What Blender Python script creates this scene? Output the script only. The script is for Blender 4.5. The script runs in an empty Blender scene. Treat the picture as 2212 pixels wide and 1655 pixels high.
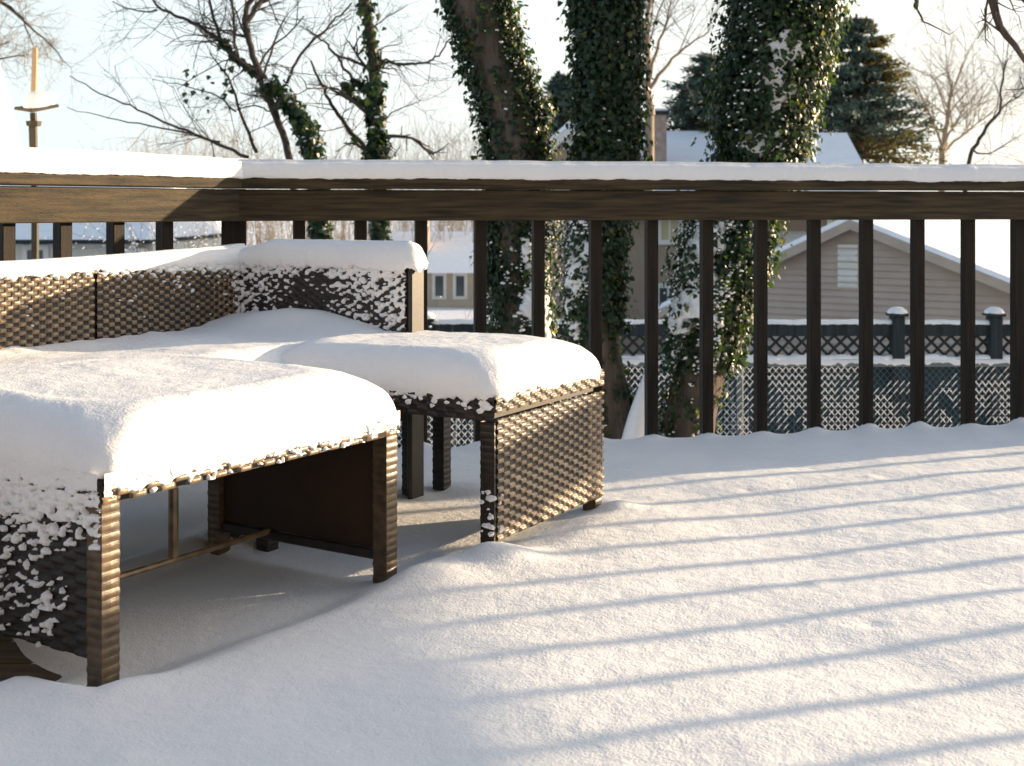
import bpy, math, random
import numpy as np
from mathutils import noise as mn, Vector
R=math.radians
random.seed(7); rng=np.random.default_rng(7)
sc=bpy.context.scene; col=sc.collection
E0=.954; F=2800.; CX=1106.; HY=450.
# a point at distance d in front of the camera, seen at D-pixel (px,py) of the 2212x1655 measuring grid
def P(px,py,d): return np.array([(px-CX)/F*d, d, E0-(py-HY)/F*d])

# ------------------------------------------------------------------ materials
def mat(name, base, rough=.7, spec=.3, var=None, nscale=8., bump=0., bscale=60., bdist=.01, coat=0., detail=6., stretch=None, sss=0., bump2=None):
    m=bpy.data.materials.new(name); m.use_nodes=True; nt=m.node_tree; N=nt.nodes; L=nt.links
    b=N['Principled BSDF']; b.inputs['Roughness'].default_value=rough; b.inputs['Specular IOR Level'].default_value=spec
    b.inputs['Base Color'].default_value=(*base,1); b.inputs['Coat Weight'].default_value=coat
    tc=N.new('ShaderNodeTexCoord'); src=tc.outputs['Object']
    if stretch:
        mp=N.new('ShaderNodeMapping'); mp.inputs['Scale'].default_value=stretch; L.new(src,mp.inputs['Vector']); src=mp.outputs[0]
    if var:
        n=N.new('ShaderNodeTexNoise'); n.inputs['Scale'].default_value=nscale; n.inputs['Detail'].default_value=detail; L.new(src,n.inputs['Vector'])
        r=N.new('ShaderNodeValToRGB'); r.color_ramp.elements[0].position=.35; r.color_ramp.elements[1].position=.65
        r.color_ramp.elements[0].color=(*base,1); r.color_ramp.elements[1].color=(*var,1)
        L.new(n.outputs['Fac'],r.inputs['Fac']); L.new(r.outputs['Color'],b.inputs['Base Color'])
    last=None
    for (bs,bd,bi) in ([(bscale,bdist,bump)] if bump else [])+(bump2 or []):
        n2=N.new('ShaderNodeTexNoise'); n2.inputs['Scale'].default_value=bs; n2.inputs['Detail'].default_value=4; L.new(src,n2.inputs['Vector'])
        bp=N.new('ShaderNodeBump'); bp.inputs['Strength'].default_value=bi; bp.inputs['Distance'].default_value=bd
        L.new(n2.outputs['Fac'],bp.inputs['Height'])
        if last: L.new(last.outputs[0],bp.inputs['Normal'])
        last=bp
    if last: L.new(last.outputs[0],b.inputs['Normal'])
    if sss:
        b.inputs['Subsurface Weight'].default_value=sss; b.inputs['Subsurface Radius'].default_value=(.02,.024,.03); b.inputs['Subsurface Scale'].default_value=1
    return m
M={}
M['snow']=mat('snow',(.87,.865,.865),.75,.25,var=(.82,.82,.825),nscale=3,bump=.42,bscale=170,bdist=.004,bump2=[(38,.008,.35)])
M['snowfar']=mat('snow_far',(.84,.86,.90),.8,.2,var=(.78,.80,.85),nscale=1.2,bump=.4,bscale=6,bdist=.05)
M['snowroof']=mat('snow_roof',(.85,.87,.91),.8,.2,var=(.79,.82,.87),nscale=2.2,bump=.5,bscale=5,bdist=.04,stretch=(1,4,1))
M['wood']=mat('railing_wood',(.018,.014,.008),.62,.25,var=(.072,.050,.023),nscale=3,bump=.5,bscale=30,bdist=.004,stretch=(1.5,14,22))
M['baluster']=mat('baluster_wood',(.008,.0065,.005),.65,.2,var=(.026,.018,.011),nscale=3,bump=.4,bscale=30,bdist=.003,stretch=(20,20,1.5))
M['deck']=mat('deck_boards',(.055,.04,.025),.75,.25,var=(.11,.08,.045),nscale=3,bump=.5,bscale=30,bdist=.004,stretch=(1.5,20,10))
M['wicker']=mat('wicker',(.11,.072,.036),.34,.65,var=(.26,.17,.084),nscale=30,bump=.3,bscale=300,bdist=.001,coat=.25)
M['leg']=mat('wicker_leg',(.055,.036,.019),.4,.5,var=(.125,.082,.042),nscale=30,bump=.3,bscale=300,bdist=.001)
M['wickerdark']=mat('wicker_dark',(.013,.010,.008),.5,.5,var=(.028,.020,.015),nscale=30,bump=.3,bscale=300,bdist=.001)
M['panel']=mat('panel_back',(.030,.016,.008),.6,.3,var=(.05,.025,.011),nscale=6,bump=.3,bscale=80,bdist=.002)
M['bark']=mat('bark',(.075,.058,.048),.9,.15,var=(.15,.12,.10),nscale=7,bump=.9,bscale=22,bdist=.03,stretch=(2,2,.4))
M['barkthin']=mat('branch_bark',(.045,.036,.033),.85,.2,var=(.09,.07,.055),nscale=10)
M['twigtan']=mat('twig_tan',(.27,.215,.15),.85,.2,var=(.38,.31,.23),nscale=4)
M['barktan']=mat('bark_tan',(.22,.165,.115),.85,.2,var=(.32,.25,.18),nscale=4)
M['ivy']=mat('ivy_leaf',(.008,.024,.011),.38,.5,var=(.022,.050,.016),nscale=16)
M['ivy2']=mat('ivy_leaf_pale',(.05,.075,.02),.4,.5,var=(.11,.12,.04),nscale=16)
M['conifer']=mat('conifer_needles_hazed',(.045,.08,.072),.7,.25,var=(.10,.14,.10),nscale=1.6)  # needle colour lightened to stand in for distance haze
M['conifer2']=mat('conifer_needles_sunlit_olive',(.05,.055,.02),.7,.25,var=(.09,.075,.03),nscale=1.6)
M['siding']=mat('siding',(.40,.325,.27),.75,.25,var=(.45,.37,.315),nscale=2)
M['taupe']=mat('taupe_wall',(.28,.215,.16),.8,.2,var=(.32,.25,.19),nscale=2)
M['trim']=mat('trim_paint',(.70,.68,.64),.6,.3,var=(.62,.6,.56),nscale=3)
M['soffit']=mat('rake_board',(.36,.30,.25),.7,.25,var=(.42,.35,.29),nscale=3)
M['glasswarm']=mat('window_blind',(.42,.36,.20),.35,.5,var=(.5,.43,.26),nscale=2)
M['glassdark']=mat('window_glass',(.05,.065,.075),.1,.6)
M['brick']=mat('chimney_brick',(.30,.22,.19),.85,.2,var=(.42,.33,.29),nscale=9,bump=.5,bscale=30,bdist=.01)
M['fence']=mat('fence_wood',(.018,.024,.028),.8,.2,var=(.034,.043,.048),nscale=3,bump=.4,bscale=20,bdist=.005,stretch=(12,12,1))
M['fencedark']=mat('fence_board',(.014,.028,.036),.85,.15,var=(.028,.048,.058),nscale=2)
M['wire']=mat('wire',(.12,.15,.16),.5,.5)
M['whitewall']=mat('white_wall',(.62,.60,.54),.75,.2,var=(.56,.55,.5),nscale=2)
M['yellowwall']=mat('yellow_wall',(.47,.41,.32),.75,.2,var=(.42,.36,.28),nscale=2)
M['pole']=mat('feeder_pole',(.035,.03,.02),.6,.3,var=(.08,.065,.04),nscale=6)
M['stake']=mat('pale_stake',(.42,.28,.17),.7,.3,var=(.5,.35,.22),nscale=6)
M['cable']=mat('cable',(.18,.18,.19),.6,.3)
M['canopy']=mat('canopy_cloth',(.70,.66,.60),.8,.2)

for k,c in (('ivy',(.05,.10,.012)),('ivy2',(.30,.30,.05)),('conifer2',(.16,.14,.04))):
    m=M[k]; nt_=m.node_tree; tr_=nt_.nodes.new('ShaderNodeBsdfTranslucent'); tr_.inputs[0].default_value=(*c,1); mxs=nt_.nodes.new('ShaderNodeMixShader'); mxs.inputs[0].default_value=.38
    o_=nt_.nodes['Material Output']; nt_.links.new(nt_.nodes['Principled BSDF'].outputs[0],mxs.inputs[1]); nt_.links.new(tr_.outputs[0],mxs.inputs[2]); nt_.links.new(mxs.outputs[0],o_.inputs[0])
# ------------------------------------------------------------------ mesh builder
class MB:
    def __init__(s): s.v=[]; s.f=[]; s.m=[]
    def add(s,V,Fc,mi=0):
        o=len(s.v); s.v.extend([tuple(map(float,p)) for p in V]); s.f.extend([tuple(int(i)+o for i in q) for q in Fc]); s.m.extend([mi]*len(Fc)); return s
    def box(s,x0,x1,y0,y1,z0,z1,mi=0,bev=0):
        b=bev
        if b:
            V=[];ring=[]
            for z,i in ((z0,b),(z0+b,0),(z1-b,0),(z1,b)):
                V+= [(x0+b+i*0,y0+i,z),(x1-b,y0+i,z),(x1-i,y0+b,z),(x1-i,y1-b,z),(x1-b,y1-i,z),(x0+b,y1-i,z),(x0+i,y1-b,z),(x0+i,y0+b,z)]
            Fc=[tuple(range(7,-1,-1)),tuple(range(24,32))]
            for k in range(3):
                for j in range(8): a=k*8+j; c=k*8+(j+1)%8; Fc.append((a,c,c+8,a+8))
            return s.add(V,Fc,mi)
        V=[(x0,y0,z0),(x1,y0,z0),(x1,y1,z0),(x0,y1,z0),(x0,y0,z1),(x1,y0,z1),(x1,y1,z1),(x0,y1,z1)]
        return s.add(V,[(3,2,1,0),(4,5,6,7),(0,1,5,4),(1,2,6,5),(2,3,7,6),(3,0,4,7)],mi)
    def prism(s,poly,d,mi=0):   # poly: 3D points, d: extrusion vector
        n=len(poly); poly=[np.array(p,float) for p in poly]; d=np.array(d,float)
        V=poly+[p+d for p in poly]
        s.add(V,[tuple(range(n)),tuple(range(2*n-1,n-1,-1))]+[((i+1)%n,i,i+n,(i+1)%n+n) for i in range(n)],mi); return s
    def tube(s,pts,rad,n=6,mi=0,cap=True):
        pts=[np.array(p,float) for p in pts]
        if np.isscalar(rad): rad=[rad]*len(pts)
        V=[]; k=len(pts); ref=None
        for i in range(k):
            t=pts[min(i+1,k-1)]-pts[max(i-1,0)]; t=t/(np.linalg.norm(t)+1e-9)
            if ref is None: ref=np.cross(t,(0,1,.123) if abs(t[1])<.9 else (1,0,0))
            a=ref-t*np.dot(ref,t); a/=np.linalg.norm(a)+1e-9; ref=a; b=np.cross(t,a)
            for j in range(n):
                w=2*math.pi*j/n; V.append(pts[i]+(a*math.cos(w)+b*math.sin(w))*rad[i])
        Fc=[(i*n+j,i*n+(j+1)%n,(i+1)*n+(j+1)%n,(i+1)*n+j) for i in range(k-1) for j in range(n)]
        if cap and n>2: Fc+=[tuple(range(n-1,-1,-1)),tuple(range((k-1)*n,k*n))]
        s.add(V,Fc,mi); return s
    def build(s,name,mats,parent=None,smooth=False):
        me=bpy.data.meshes.new(name); me.from_pydata(s.v,[],s.f)
        if not isinstance(mats,(list,tuple)): mats=[mats]
        for m in mats: me.materials.append(M[m] if isinstance(m,str) else m)
        if len(mats)>1: me.polygons.foreach_set('material_index',s.m)
        if smooth: me.polygons.foreach_set('use_smooth',[True]*len(s.f))
        me.update(); o=bpy.data.objects.new(name,me); col.objects.link(o)
        if parent: o.parent=parent
        return o
def tag(o,label=None,cat=None,group=None,kind=None):
    if label: o['label']=label
    if cat: o['category']=cat
    if group: o['group']=group
    if kind: o['kind']=kind
    return o
def thing(name,label,cat,loc=(0,0,0),rz=0,group=None):
    o=bpy.data.objects.new(name,None); o.empty_display_size=.1; col.objects.link(o)
    o.location=loc; o.rotation_euler=(0,0,rz); return tag(o,label,cat,group)
def sst(e0,e1,x): t=np.clip((x-e0)/(e1-e0),0,1); return t*t*(3-2*t)
def nz(x,y,z=0.): return mn.noise(Vector((x,y,z)))
def grid_faces(nx,ny): return [(j*nx+i,j*nx+i+1,(j+1)*nx+i+1,(j+1)*nx+i) for j in range(ny-1) for i in range(nx-1)]
def shift(b,origin):       # world-space builder -> local to origin
    b.v=[(p[0]-origin[0],p[1]-origin[1],p[2]-origin[2]) for p in b.v]; return b

# woven wicker panel: real relief, local plane x (0..w) by z (z0..z1), facing -y at y=y0, thickness t
def weave(w,z0,z1,y0,t=.012,du=.03,dv=.012,amp=.0035,flip=1,axis='x',sub=(6,5)):
    b=MB(); h=z1-z0; nu=max(2,int(w/du*sub[0])+1); nv=max(2,int(h/dv*sub[1])+1)
    V=[]
    for j in range(nv):
        z=h*j/(nv-1); r=z/dv; row=int(r+1e-6); fr=r-row
        for i in range(nu):
            x=w*i/(nu-1); c=x/du; ci=int(c+1e-6); fc=c-ci
            up=((ci+row)%2==0)
            a=abs(math.sin(math.pi*fr))**.38
            bl=abs(math.sin(math.pi*fc))
            pl=min(1,bl*2.8)
            d=amp*(a*(.25+.75*pl**.5) if up else -.55-.25*pl) + amp*.12*nz(x*9,z*9,w)
            p=(x,y0-flip*d,z0+z)
            V.append(p)
    G=grid_faces(nu,nv); b.add(V,G if flip>0 else [q[::-1] for q in G])
    b.m=[0 if (int(w*((k%(nu-1))+.5)/(nu-1)/du)+int(h*((k//(nu-1))+.5)/(nv-1)/dv))%2==0 else 1 for k in range(len(G))]  # recessed cells get dark wicker: shade between strands put into the colour
    return b
def rot_swap(b):  # turn an xz panel into a yz panel facing -x : (x,y,z)->(y,x,z)
    b.v=[(p[1],p[0],p[2]) for p in b.v]; b.f=[q[::-1] for q in b.f]; return b

# irregular lumps of snow clinging to a face.  place(u,v)->(point,normal)
def flecks(b,pts,nrm,size,mi=0):
    for p,n in zip(pts,nrm):
        n=np.array(n,float); n/=np.linalg.norm(n); up=np.array((0,0,1.)) if abs(n[2])<.9 else np.array((1.,0,0))
        a=np.cross(up,n); a/=np.linalg.norm(a); c=np.cross(n,a)
        r=size*random.uniform(.3,1.1)**1.0*(1.5 if random.random()<.12 else 1); k=7; V=[np.array(p)+n*r*.36]
        ax=random.uniform(.8,1.6)
        for q in range(k):
            w=2*math.pi*q/k; rr=r*random.uniform(.45,1.25); V.append(np.array(p)+(a*math.cos(w)*ax+c*math.sin(w)*.8)*rr*.62+n*r*.25)
        for q in range(k):
            w=2*math.pi*q/k; rr=r*random.uniform(.6,1.35); V.append(np.array(p)+(a*math.cos(w)*ax+c*math.sin(w)*.8)*rr-n*.002)
        Fc=[(0,1+q,1+(q+1)%k) for q in range(k)]+[(1+q,1+k+q,1+k+(q+1)%k,1+(q+1)%k) for q in range(k)]
        b.add(V,Fc,mi)

# pillow of snow over a rectangle
def pillow(lx,ly,z0,z1,rx=.07,rz=None,corner=.05,over=.012,skirt=.03,rag=.012,seed=0,hfun=None,N=260,lump=.006,ragk=22):
    rz=rz or (z1-z0-.005)
    def ring(off,c):
        a=lx/2+over-off; b_=ly/2+over-off; c=max(min(c,a*.98,b_*.98),.0005)
        per=[2*(a-c),math.pi*c/2,2*(b_-c),math.pi*c/2]*2
        pts=[]
        A0=lx/2+over; B0=ly/2+over; c0=corner+.012
        L0=[2*(A0-c0),math.pi*c0/2,2*(B0-c0),math.pi*c0/2]; T=2*sum(L0)
        for i in range(N):
            s=T*i/N; seg=0
            while s>L0[seg%4]: s-=L0[seg%4]; seg+=1
            f=s/L0[seg%4]
            if seg==0: p=(-a+c+f*2*(a-c),-b_)
            elif seg==1: w=-math.pi/2+f*math.pi/2; p=(a-c+c*math.cos(w),-b_+c+c*math.sin(w))
            elif seg==2: p=(a,-b_+c+f*2*(b_-c))
            elif seg==3: w=f*math.pi/2; p=(a-c+c*math.cos(w),b_-c+c*math.sin(w))
            elif seg==4: p=(a-c-f*2*(a-c),b_)
            elif seg==5: w=math.pi/2+f*math.pi/2; p=(-a+c+c*math.cos(w),b_-c+c*math.sin(w))
            elif seg==6: p=(-a,b_-c-f*2*(b_-c))
            else: w=math.pi+f*math.pi/2; p=(-a+c+c*math.cos(w),-b_+c+c*math.sin(w))
            pts.append(p)
        return pts
    rows=[]
    rows.append((.010,z0-skirt*.9,1.)); rows.append((.004,z0-skirt,1.)); rows.append((0.,z0-skirt*.6,.9)); rows.append((0.,z0-skirt*.2,.5)); rows.append((-.002,z0+.004,.2))
    K=12
    for i in range(1,K+1):
        w=math.pi/2*i/K; rows.append((rx*(1-math.cos(w)),z0+.005+rz*math.sin(w),0))
    m=min(lx,ly)/2+over
    for f in np.linspace(.04,.97,26): rows.append((rx+(m-rx)*f,z1,0))
    V=[];Fc=[]
    for k,(off,z,rg) in enumerate(rows):
        c=corner+.012+off*.75 if off<rx else corner+.012+rx*.75+(off-rx)*.3
        for i,(x,y) in enumerate(ring(off,c)):
            zz=z
            if rg: zz+=rg*rag*(nz(x*ragk,y*ragk,seed)+.6*nz(x*ragk*3,y*ragk*3,seed+5)) ; 
            l=lump*(nz(x*5,y*5,zz*5+seed)+.45*nz(x*14,y*14,zz*14+seed)+.22*nz(x*45,y*45,zz*45+seed))
            zz+=l*.7
            if hfun and z>z0: zz=z0+(zz-z0)*hfun(x+lx/2,y+ly/2)
            r=math.hypot(x,y)+1e-6
            V.append((x*(1+l*1.3/r)+lx/2,y*(1+l*1.3/r)+ly/2,zz))
    for k in range(len(rows)-1):
        for i in range(N): a=k*N+i;c=k*N+(i+1)%N; Fc.append((a,c,c+N,a+N))
    b=MB(); b.add(V,Fc); b.add([V[(len(rows)-1)*N+i] for i in range(N)],[tuple(range(N))])
    return b

def film(name,parent,mp,u0,u1,v0,v1,mask,cell=.0026,th=.0055,kind=True,flip=False):
    nu=int((u1-u0)/cell)+1; nv=int((v1-v0)/cell)+1; V=[]; Mk=np.zeros((nv,nu))
    for j in range(nv):
        for i in range(nu):
            u=u0+cell*i; v=v0+cell*j; m=mask(u,v); Mk[j,i]=m
            V.append(mp(u,v,th*min(1.25,math.sqrt(m/.45)) if m>0 else -.006))
    F_=[]
    for j in range(nv-1):
        for i in range(nu-1):
            if max(Mk[j,i],Mk[j+1,i],Mk[j,i+1],Mk[j+1,i+1])>0: a=j*nu+i; F_.append((a,a+1,a+nu+1,a+nu))
    used=sorted({k for f in F_ for k in f}); im={k:n for n,k in enumerate(used)}
    b=MB(); b.add([V[k] for k in used],[tuple(im[k] for k in (f[::-1] if flip else f)) for f in F_]); o=b.build(name,'snow',parent,smooth=True)
    if kind: tag(o,kind='stuff')
    return o
def patchy(u,v,seed,du=.022,dv=.0125,k=1.):
    row=math.floor(v/dv); cell=math.sin(math.pi*(u/du+row))
    return .70*nz(u*34,v*56,seed)+.65*nz(u*85,v*110,seed+3)+.42*nz(u*7,v*9,seed+6)+.22*cell*k-.15*abs(math.cos(math.pi*v/dv))

# ------------------------------------------------------------------ layout in plan
RA=R(11.5); W_=np.array([math.cos(RA),math.sin(RA)]); PB=.225
R0=np.array([-.78,4.75])            # first picket of the long run
C=R0-.234*W_                        # corner post
LA=R(53); UL=np.array([math.cos(LA),math.sin(LA)])
LENR=5.9; C2=C+W_*LENR             # far right corner of the deck
VA=RA-math.pi/2; V_=np.array([math.cos(VA),math.sin(VA)])
LENL=3.2

# ------------------------------------------------------------------ camera, light, world
cam=bpy.data.cameras.new('Camera'); co=bpy.data.objects.new('Camera',cam); col.objects.link(co); sc.camera=co
co.location=(0,0,E0); co.rotation_euler=(R(90),0,0)
cam.sensor_width=36; cam.lens=36*F/2212; cam.shift_y=-(827.5-HY)/2212; cam.clip_end=1500; cam.clip_start=.05; cam.dof.use_dof=True; cam.dof.focus_distance=3.3; cam.dof.aperture_fstop=7.5
PHI=R(20.5); EL=R(8.6)
sd=np.array([math.cos(PHI)*math.cos(EL),math.sin(PHI)*math.cos(EL),math.sin(EL)])
sun=bpy.data.lights.new('Sun','SUN'); sun.energy=5.0; sun.angle=R(.5); sun.color=(1.,.76,.49)
so=bpy.data.objects.new('Sun',sun); col.objects.link(so); so.rotation_euler=Vector(sd).to_track_quat('Z','Y').to_euler()
w=bpy.data.worlds.new('World'); sc.world=w; w.use_nodes=True; nt=w.node_tree
bg=nt.nodes['Background']; sky=nt.nodes.new('ShaderNodeTexSky'); sky.sky_type='NISHITA'; sky.sun_disc=False
sky.sun_elevation=EL; sky.sun_rotation=math.pi/2-PHI; sky.altitude=100; sky.air_density=1.; sky.dust_density=3.0; sky.ozone_density=1.5
mx=nt.nodes.new('ShaderNodeMix'); mx.data_type='RGBA'; 
tcw=nt.nodes.new('ShaderNodeTexCoord'); sx_=nt.nodes.new('ShaderNodeSeparateXYZ'); mr=nt.nodes.new('ShaderNodeMapRange'); mr.interpolation_type='SMOOTHSTEP'
nt.links.new(tcw.outputs['Generated'],sx_.inputs[0]); nt.links.new(sx_.outputs[2],mr.inputs[0]); mr.inputs[1].default_value=.10; mr.inputs[2].default_value=.42; mr.inputs[3].default_value=.86; mr.inputs[4].default_value=.07
nt.links.new(mr.outputs[0],mx.inputs[0])
hs=nt.nodes.new('ShaderNodeHueSaturation'); hs.inputs['Saturation'].default_value=.85; nt.links.new(sky.outputs[0],hs.inputs['Color']); nt.links.new(hs.outputs[0],mx.inputs[6])
m2=nt.nodes.new('ShaderNodeMix'); m2.data_type='RGBA'; r2=nt.nodes.new('ShaderNodeMapRange'); r2.inputs[1].default_value=-.55; r2.inputs[2].default_value=.6
nt.links.new(sx_.outputs[0],r2.inputs[0]); nt.links.new(r2.outputs[0],m2.inputs[0]); m2.inputs[6].default_value=(2.65,3.15,3.35,1); m2.inputs[7].default_value=(3.85,3.65,3.25,1); nt.links.new(m2.outputs[2],mx.inputs[7]); nt.links.new(mx.outputs[2],bg.inputs[0]); bg.inputs[1].default_value=.15
sc.view_settings.view_transform='Standard'; sc.view_settings.look='None'; sc.view_settings.exposure=1.22; sc.view_settings.gamma=1
sc.cycles.max_bounces=8; sc.cycles.use_denoising=True

# ------------------------------------------------------------------ setting: deck, deck snow, yard
def inside_d(x,y):
    # distances inside the three railing lines
    d1=-((x-C[0])*(-W_[1])+(y-C[1])*W_[0])                # right run
    nl=np.array([UL[1],-UL[0]]); d2=(x-C[0])*nl[0]+(y-C[1])*nl[1]
    nv=np.array([V_[1],-V_[0]]); d3=(x-C2[0])*nv[0]+(y-C2[1])*nv[1]
    return d1,d2,d3
right_pickets=[R0+W_*PB*i for i in range(26)]
left_pickets=[C-UL*(.30+.2*i) for i in range(14)]
side_pickets=[C2+V_*(.12+.225*i) for i in range(30)]
OUT=.035
def build_deck():
    b=MB(); th=R(0)
    x0,x1,y0,y1=-3.4,4.1,-1.6,5.75
    lo=C-UL*LENL; po=[C+(-.03,.05),C2+(.06,.06),C2+V_*7.1+(.06,0),lo+(-.06,-3.2),lo+(-.06,0.03)]
    b.prism([(p[0],p[1],-.24) for p in po][::-1],(0,0,.20))
    b.build('deck_frame','baluster'); 
    o=bpy.data.objects['deck_frame']; tag(o,kind='structure')
    b=MB(); k=0; y=-1.9
    poly=[np.array(p) for p in po]
    def clipx(y):
        xs=[]
        for i in range(len(poly)):
            p,q=poly[i],poly[(i+1)%len(poly)]
            if (p[1]-y)*(q[1]-y)<0: xs.append(p[0]+(q[0]-p[0])*(y-p[1])/(q[1]-p[1]))
        return (min(xs),max(xs)) if len(xs)>=2 else None
    while y<5.85:
        a=clipx(y+.01); c=clipx(y+.13)
        if a and c:
            b.prism([(a[0],y,-.036),(a[1],y,-.036),(c[1],y+.134,-.036),(c[0],y+.134,-.036)][::-1],(0,0,.036))
        y+=.14
    tag(b.build('deck','deck'),kind='structure')
build_deck()

TA=R(57.6); TO=(-.769,2.43)      # near table frame
OA=R(60.);  OO=(-.045,3.33)      # ottoman frame
SA=R(58.)                        # sofa frame
def loc(x,y,o,a):
    dx=x-o[0]; dy=y-o[1]; return dx*math.cos(a)+dy*math.sin(a), -dx*math.sin(a)+dy*math.cos(a)
def rectd(lx,ly,x0,x1,y0,y1):    # positive inside
    return np.minimum(np.minimum(lx-x0,x1-lx),np.minimum(ly-y0,y1-ly))

def deck_snow():
    st=.0165; xs=np.arange(-3.0,5.3,st); ys=np.arange(-.6,6.0,st)
    X,Y=np.meshgrid(xs,ys); X=X.copy();Y=Y.copy()
    d1,d2,d3=inside_d(X,Y); sdn=np.minimum(np.minimum(d1,d2),d3)+OUT
    # clean the grid edge onto the deck edge
    for (dd,n) in ((d1+OUT,np.array([-W_[1],W_[0]])),(d2+OUT,np.array([-UL[1],UL[0]])),(d3+OUT,np.array([-V_[1],V_[0]]))):
        msk=dd<0; X=np.where(msk,X+dd*n[0],X); Y=np.where(msk,Y+dd*n[1],Y)
    keep=(sdn>-st*1.6)
    Z=np.full(X.shape,.078)
    Z+=.006*np.sin(X*1.9+Y*.7+1)+.005*np.sin(X*.8-Y*2.3)-.020*sst(.9,.25,np.minimum(d1,d2))
    fl=np.array([nz(x*1.6,y*2.2,3)*.012+nz(x*6,y*9,9)*.0035+nz(x*22,y*34,4)*.0017 for x,y in zip(X.ravel(),Y.ravel())]).reshape(X.shape)
    Z+=fl
    tx,ty=loc(X,Y,TO,TA); ox,oy=loc(X,Y,OO,OA); sx,sy=loc(X,Y,(0,0),SA)
    wob=.03*np.sin(X*9)+.02*np.sin(Y*13+1)
    t=sst(-.10,.09,rectd(tx,ty,-.03,.93,-.02,.65)+wob*.5); Z=Z*(1-t)+.022*t
    t2=sst(-.06,.12,rectd(tx,ty,.80,1.25,-.04,.6)+wob*.6); Z=Z*(1-t2)+.026*t2
    t=sst(-.10,.10,rectd(ox,oy,-.02,.63,.0,.62)+wob*.5); Z=Z*(1-t)+.050*t
    t=sst(-.10,.12,rectd(sx,sy,.6,3.25,2.6,3.2)+wob); Z=Z*(1-t)+.03*t
    bare=sst(0,.12,rectd(tx,ty,-.30,.24,.10,.75)+wob*1.3); bw=fl*9; bare=np.clip(bare*1.0+bw*(bare>0)*(bare<1)*1.,0,1); Z=Z*(1-bare)+(-.006)*bare
    def g(px,py,r,h):
        return h*np.exp(-((X-px)**2+(Y-py)**2)/(r*r))
    c,s=math.cos(OA),math.sin(OA)
    Z+=g(OO[0]+.03,OO[1]-.06,.085,.030)+g(OO[0]-.02,OO[1]-.02,.05,.02)
    Z+=g(OO[0]+c*.64+.03,OO[1]+s*.64-.03,.06,.02)
    Z+=g(TO[0]+.03,TO[1]-.05,.08,.012)+g(-.22,3.12,.13,.018)
    for q in right_pickets+left_pickets[:9]:
        m=(np.abs(X-q[0])<.15)&(np.abs(Y-q[1])<.15); r2=(X-q[0])**2+(Y-q[1])**2
        Z=np.where(m,Z+(.010+.018*abs(nz(q[0]*9,q[1]*7,2)*2))*np.exp(-r2/.0012)+.010*np.exp(-r2/.0055),Z)
    for k in range(14):
        qx=rng.uniform(-1.2,2.6); qy=rng.uniform(1.1,4.6); rr=rng.uniform(.010,.028); m=(np.abs(X-qx)<.1)&(np.abs(Y-qy)<.1)
        Z=np.where(m,Z+rng.choice([-1,1.])*rr*.22*np.exp(-((X-qx)**2+(Y-qy)**2)/(rr*rr)),Z)
    e=np.clip(sdn/.05,0,1); Z=np.where(sdn<.05,Z*(.45+.55*np.sqrt(1-(1-e)**2)),Z)
    Z=np.where(sdn<=0,-.03,Z)
    ny,nx=X.shape; V=np.stack([X.ravel(),Y.ravel(),Z.ravel()],1)
    kf=keep[:-1,:-1]&keep[1:,1:]&keep[:-1,1:]&keep[1:,:-1]
    J,I=np.nonzero(kf); A=J*nx+I; Fc=np.stack([A,A+1,A+nx+1,A+nx],1)
    used=np.unique(Fc); mp=-np.ones(nx*ny,int); mp[used]=np.arange(len(used)); Fc=mp[Fc]; V=V[used]
    me=bpy.data.meshes.new('deck_snow'); me.from_pydata(V.tolist(),[],Fc.tolist()); me.materials.append(M['snow'])
    me.polygons.foreach_set('use_smooth',[True]*len(Fc)); o=bpy.data.objects.new('deck_snow',me); col.objects.link(o); tag(o,kind='structure')
deck_snow()
def yard():
    n=130; V=[]
    for j in range(n):
        for i in range(n):
            x=-260+520*i/(n-1); y=-30+830*(j/(n-1))**2
            x=x*(.08+.92*j/(n-1))*1.6+0
            z=-1.75-.012*max(0,min(y,60))+.10*nz(x*.3,y*.3)+.03*nz(x*1.3,y*1.3)
            V.append((x,y,z))
    b=MB(); b.add(V,grid_faces(n,n)); tag(b.build('ground_snow','snowfar',smooth=True),kind='structure')
yard()

def sky_block_house():  # unseen house, added so its wall blocks sky light from behind the camera
    o=np.array([-1.,-2.3]); org=(o[0],o[1],-1.85); t=thing('house','unseen house behind the deck, added to block sky light behind the viewer','house',org)
    b=MB(); b.box(-6,5.,-6,0,0,5.4); b.build('wall','taupe',t); b=MB(); b.prism([(-6.4,-6.5,5.4),(-6.4,.5,5.4),(-6.4,-3,7.6)],(11.8,0,0)); b.build('roof','fence',t)
    f=MB(); f.box(-.9,-.8,0,.04,1.9,3.95); f.box(.8,.9,0,.04,1.9,3.95); f.box(-.8,.8,0,.04,3.87,3.95); f=f.build('door','trim',t); g=MB(); g.box(-.8,.8,.003,.02,1.95,3.87); g.build('pane','glassdark',f)
sky_block_house()
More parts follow.
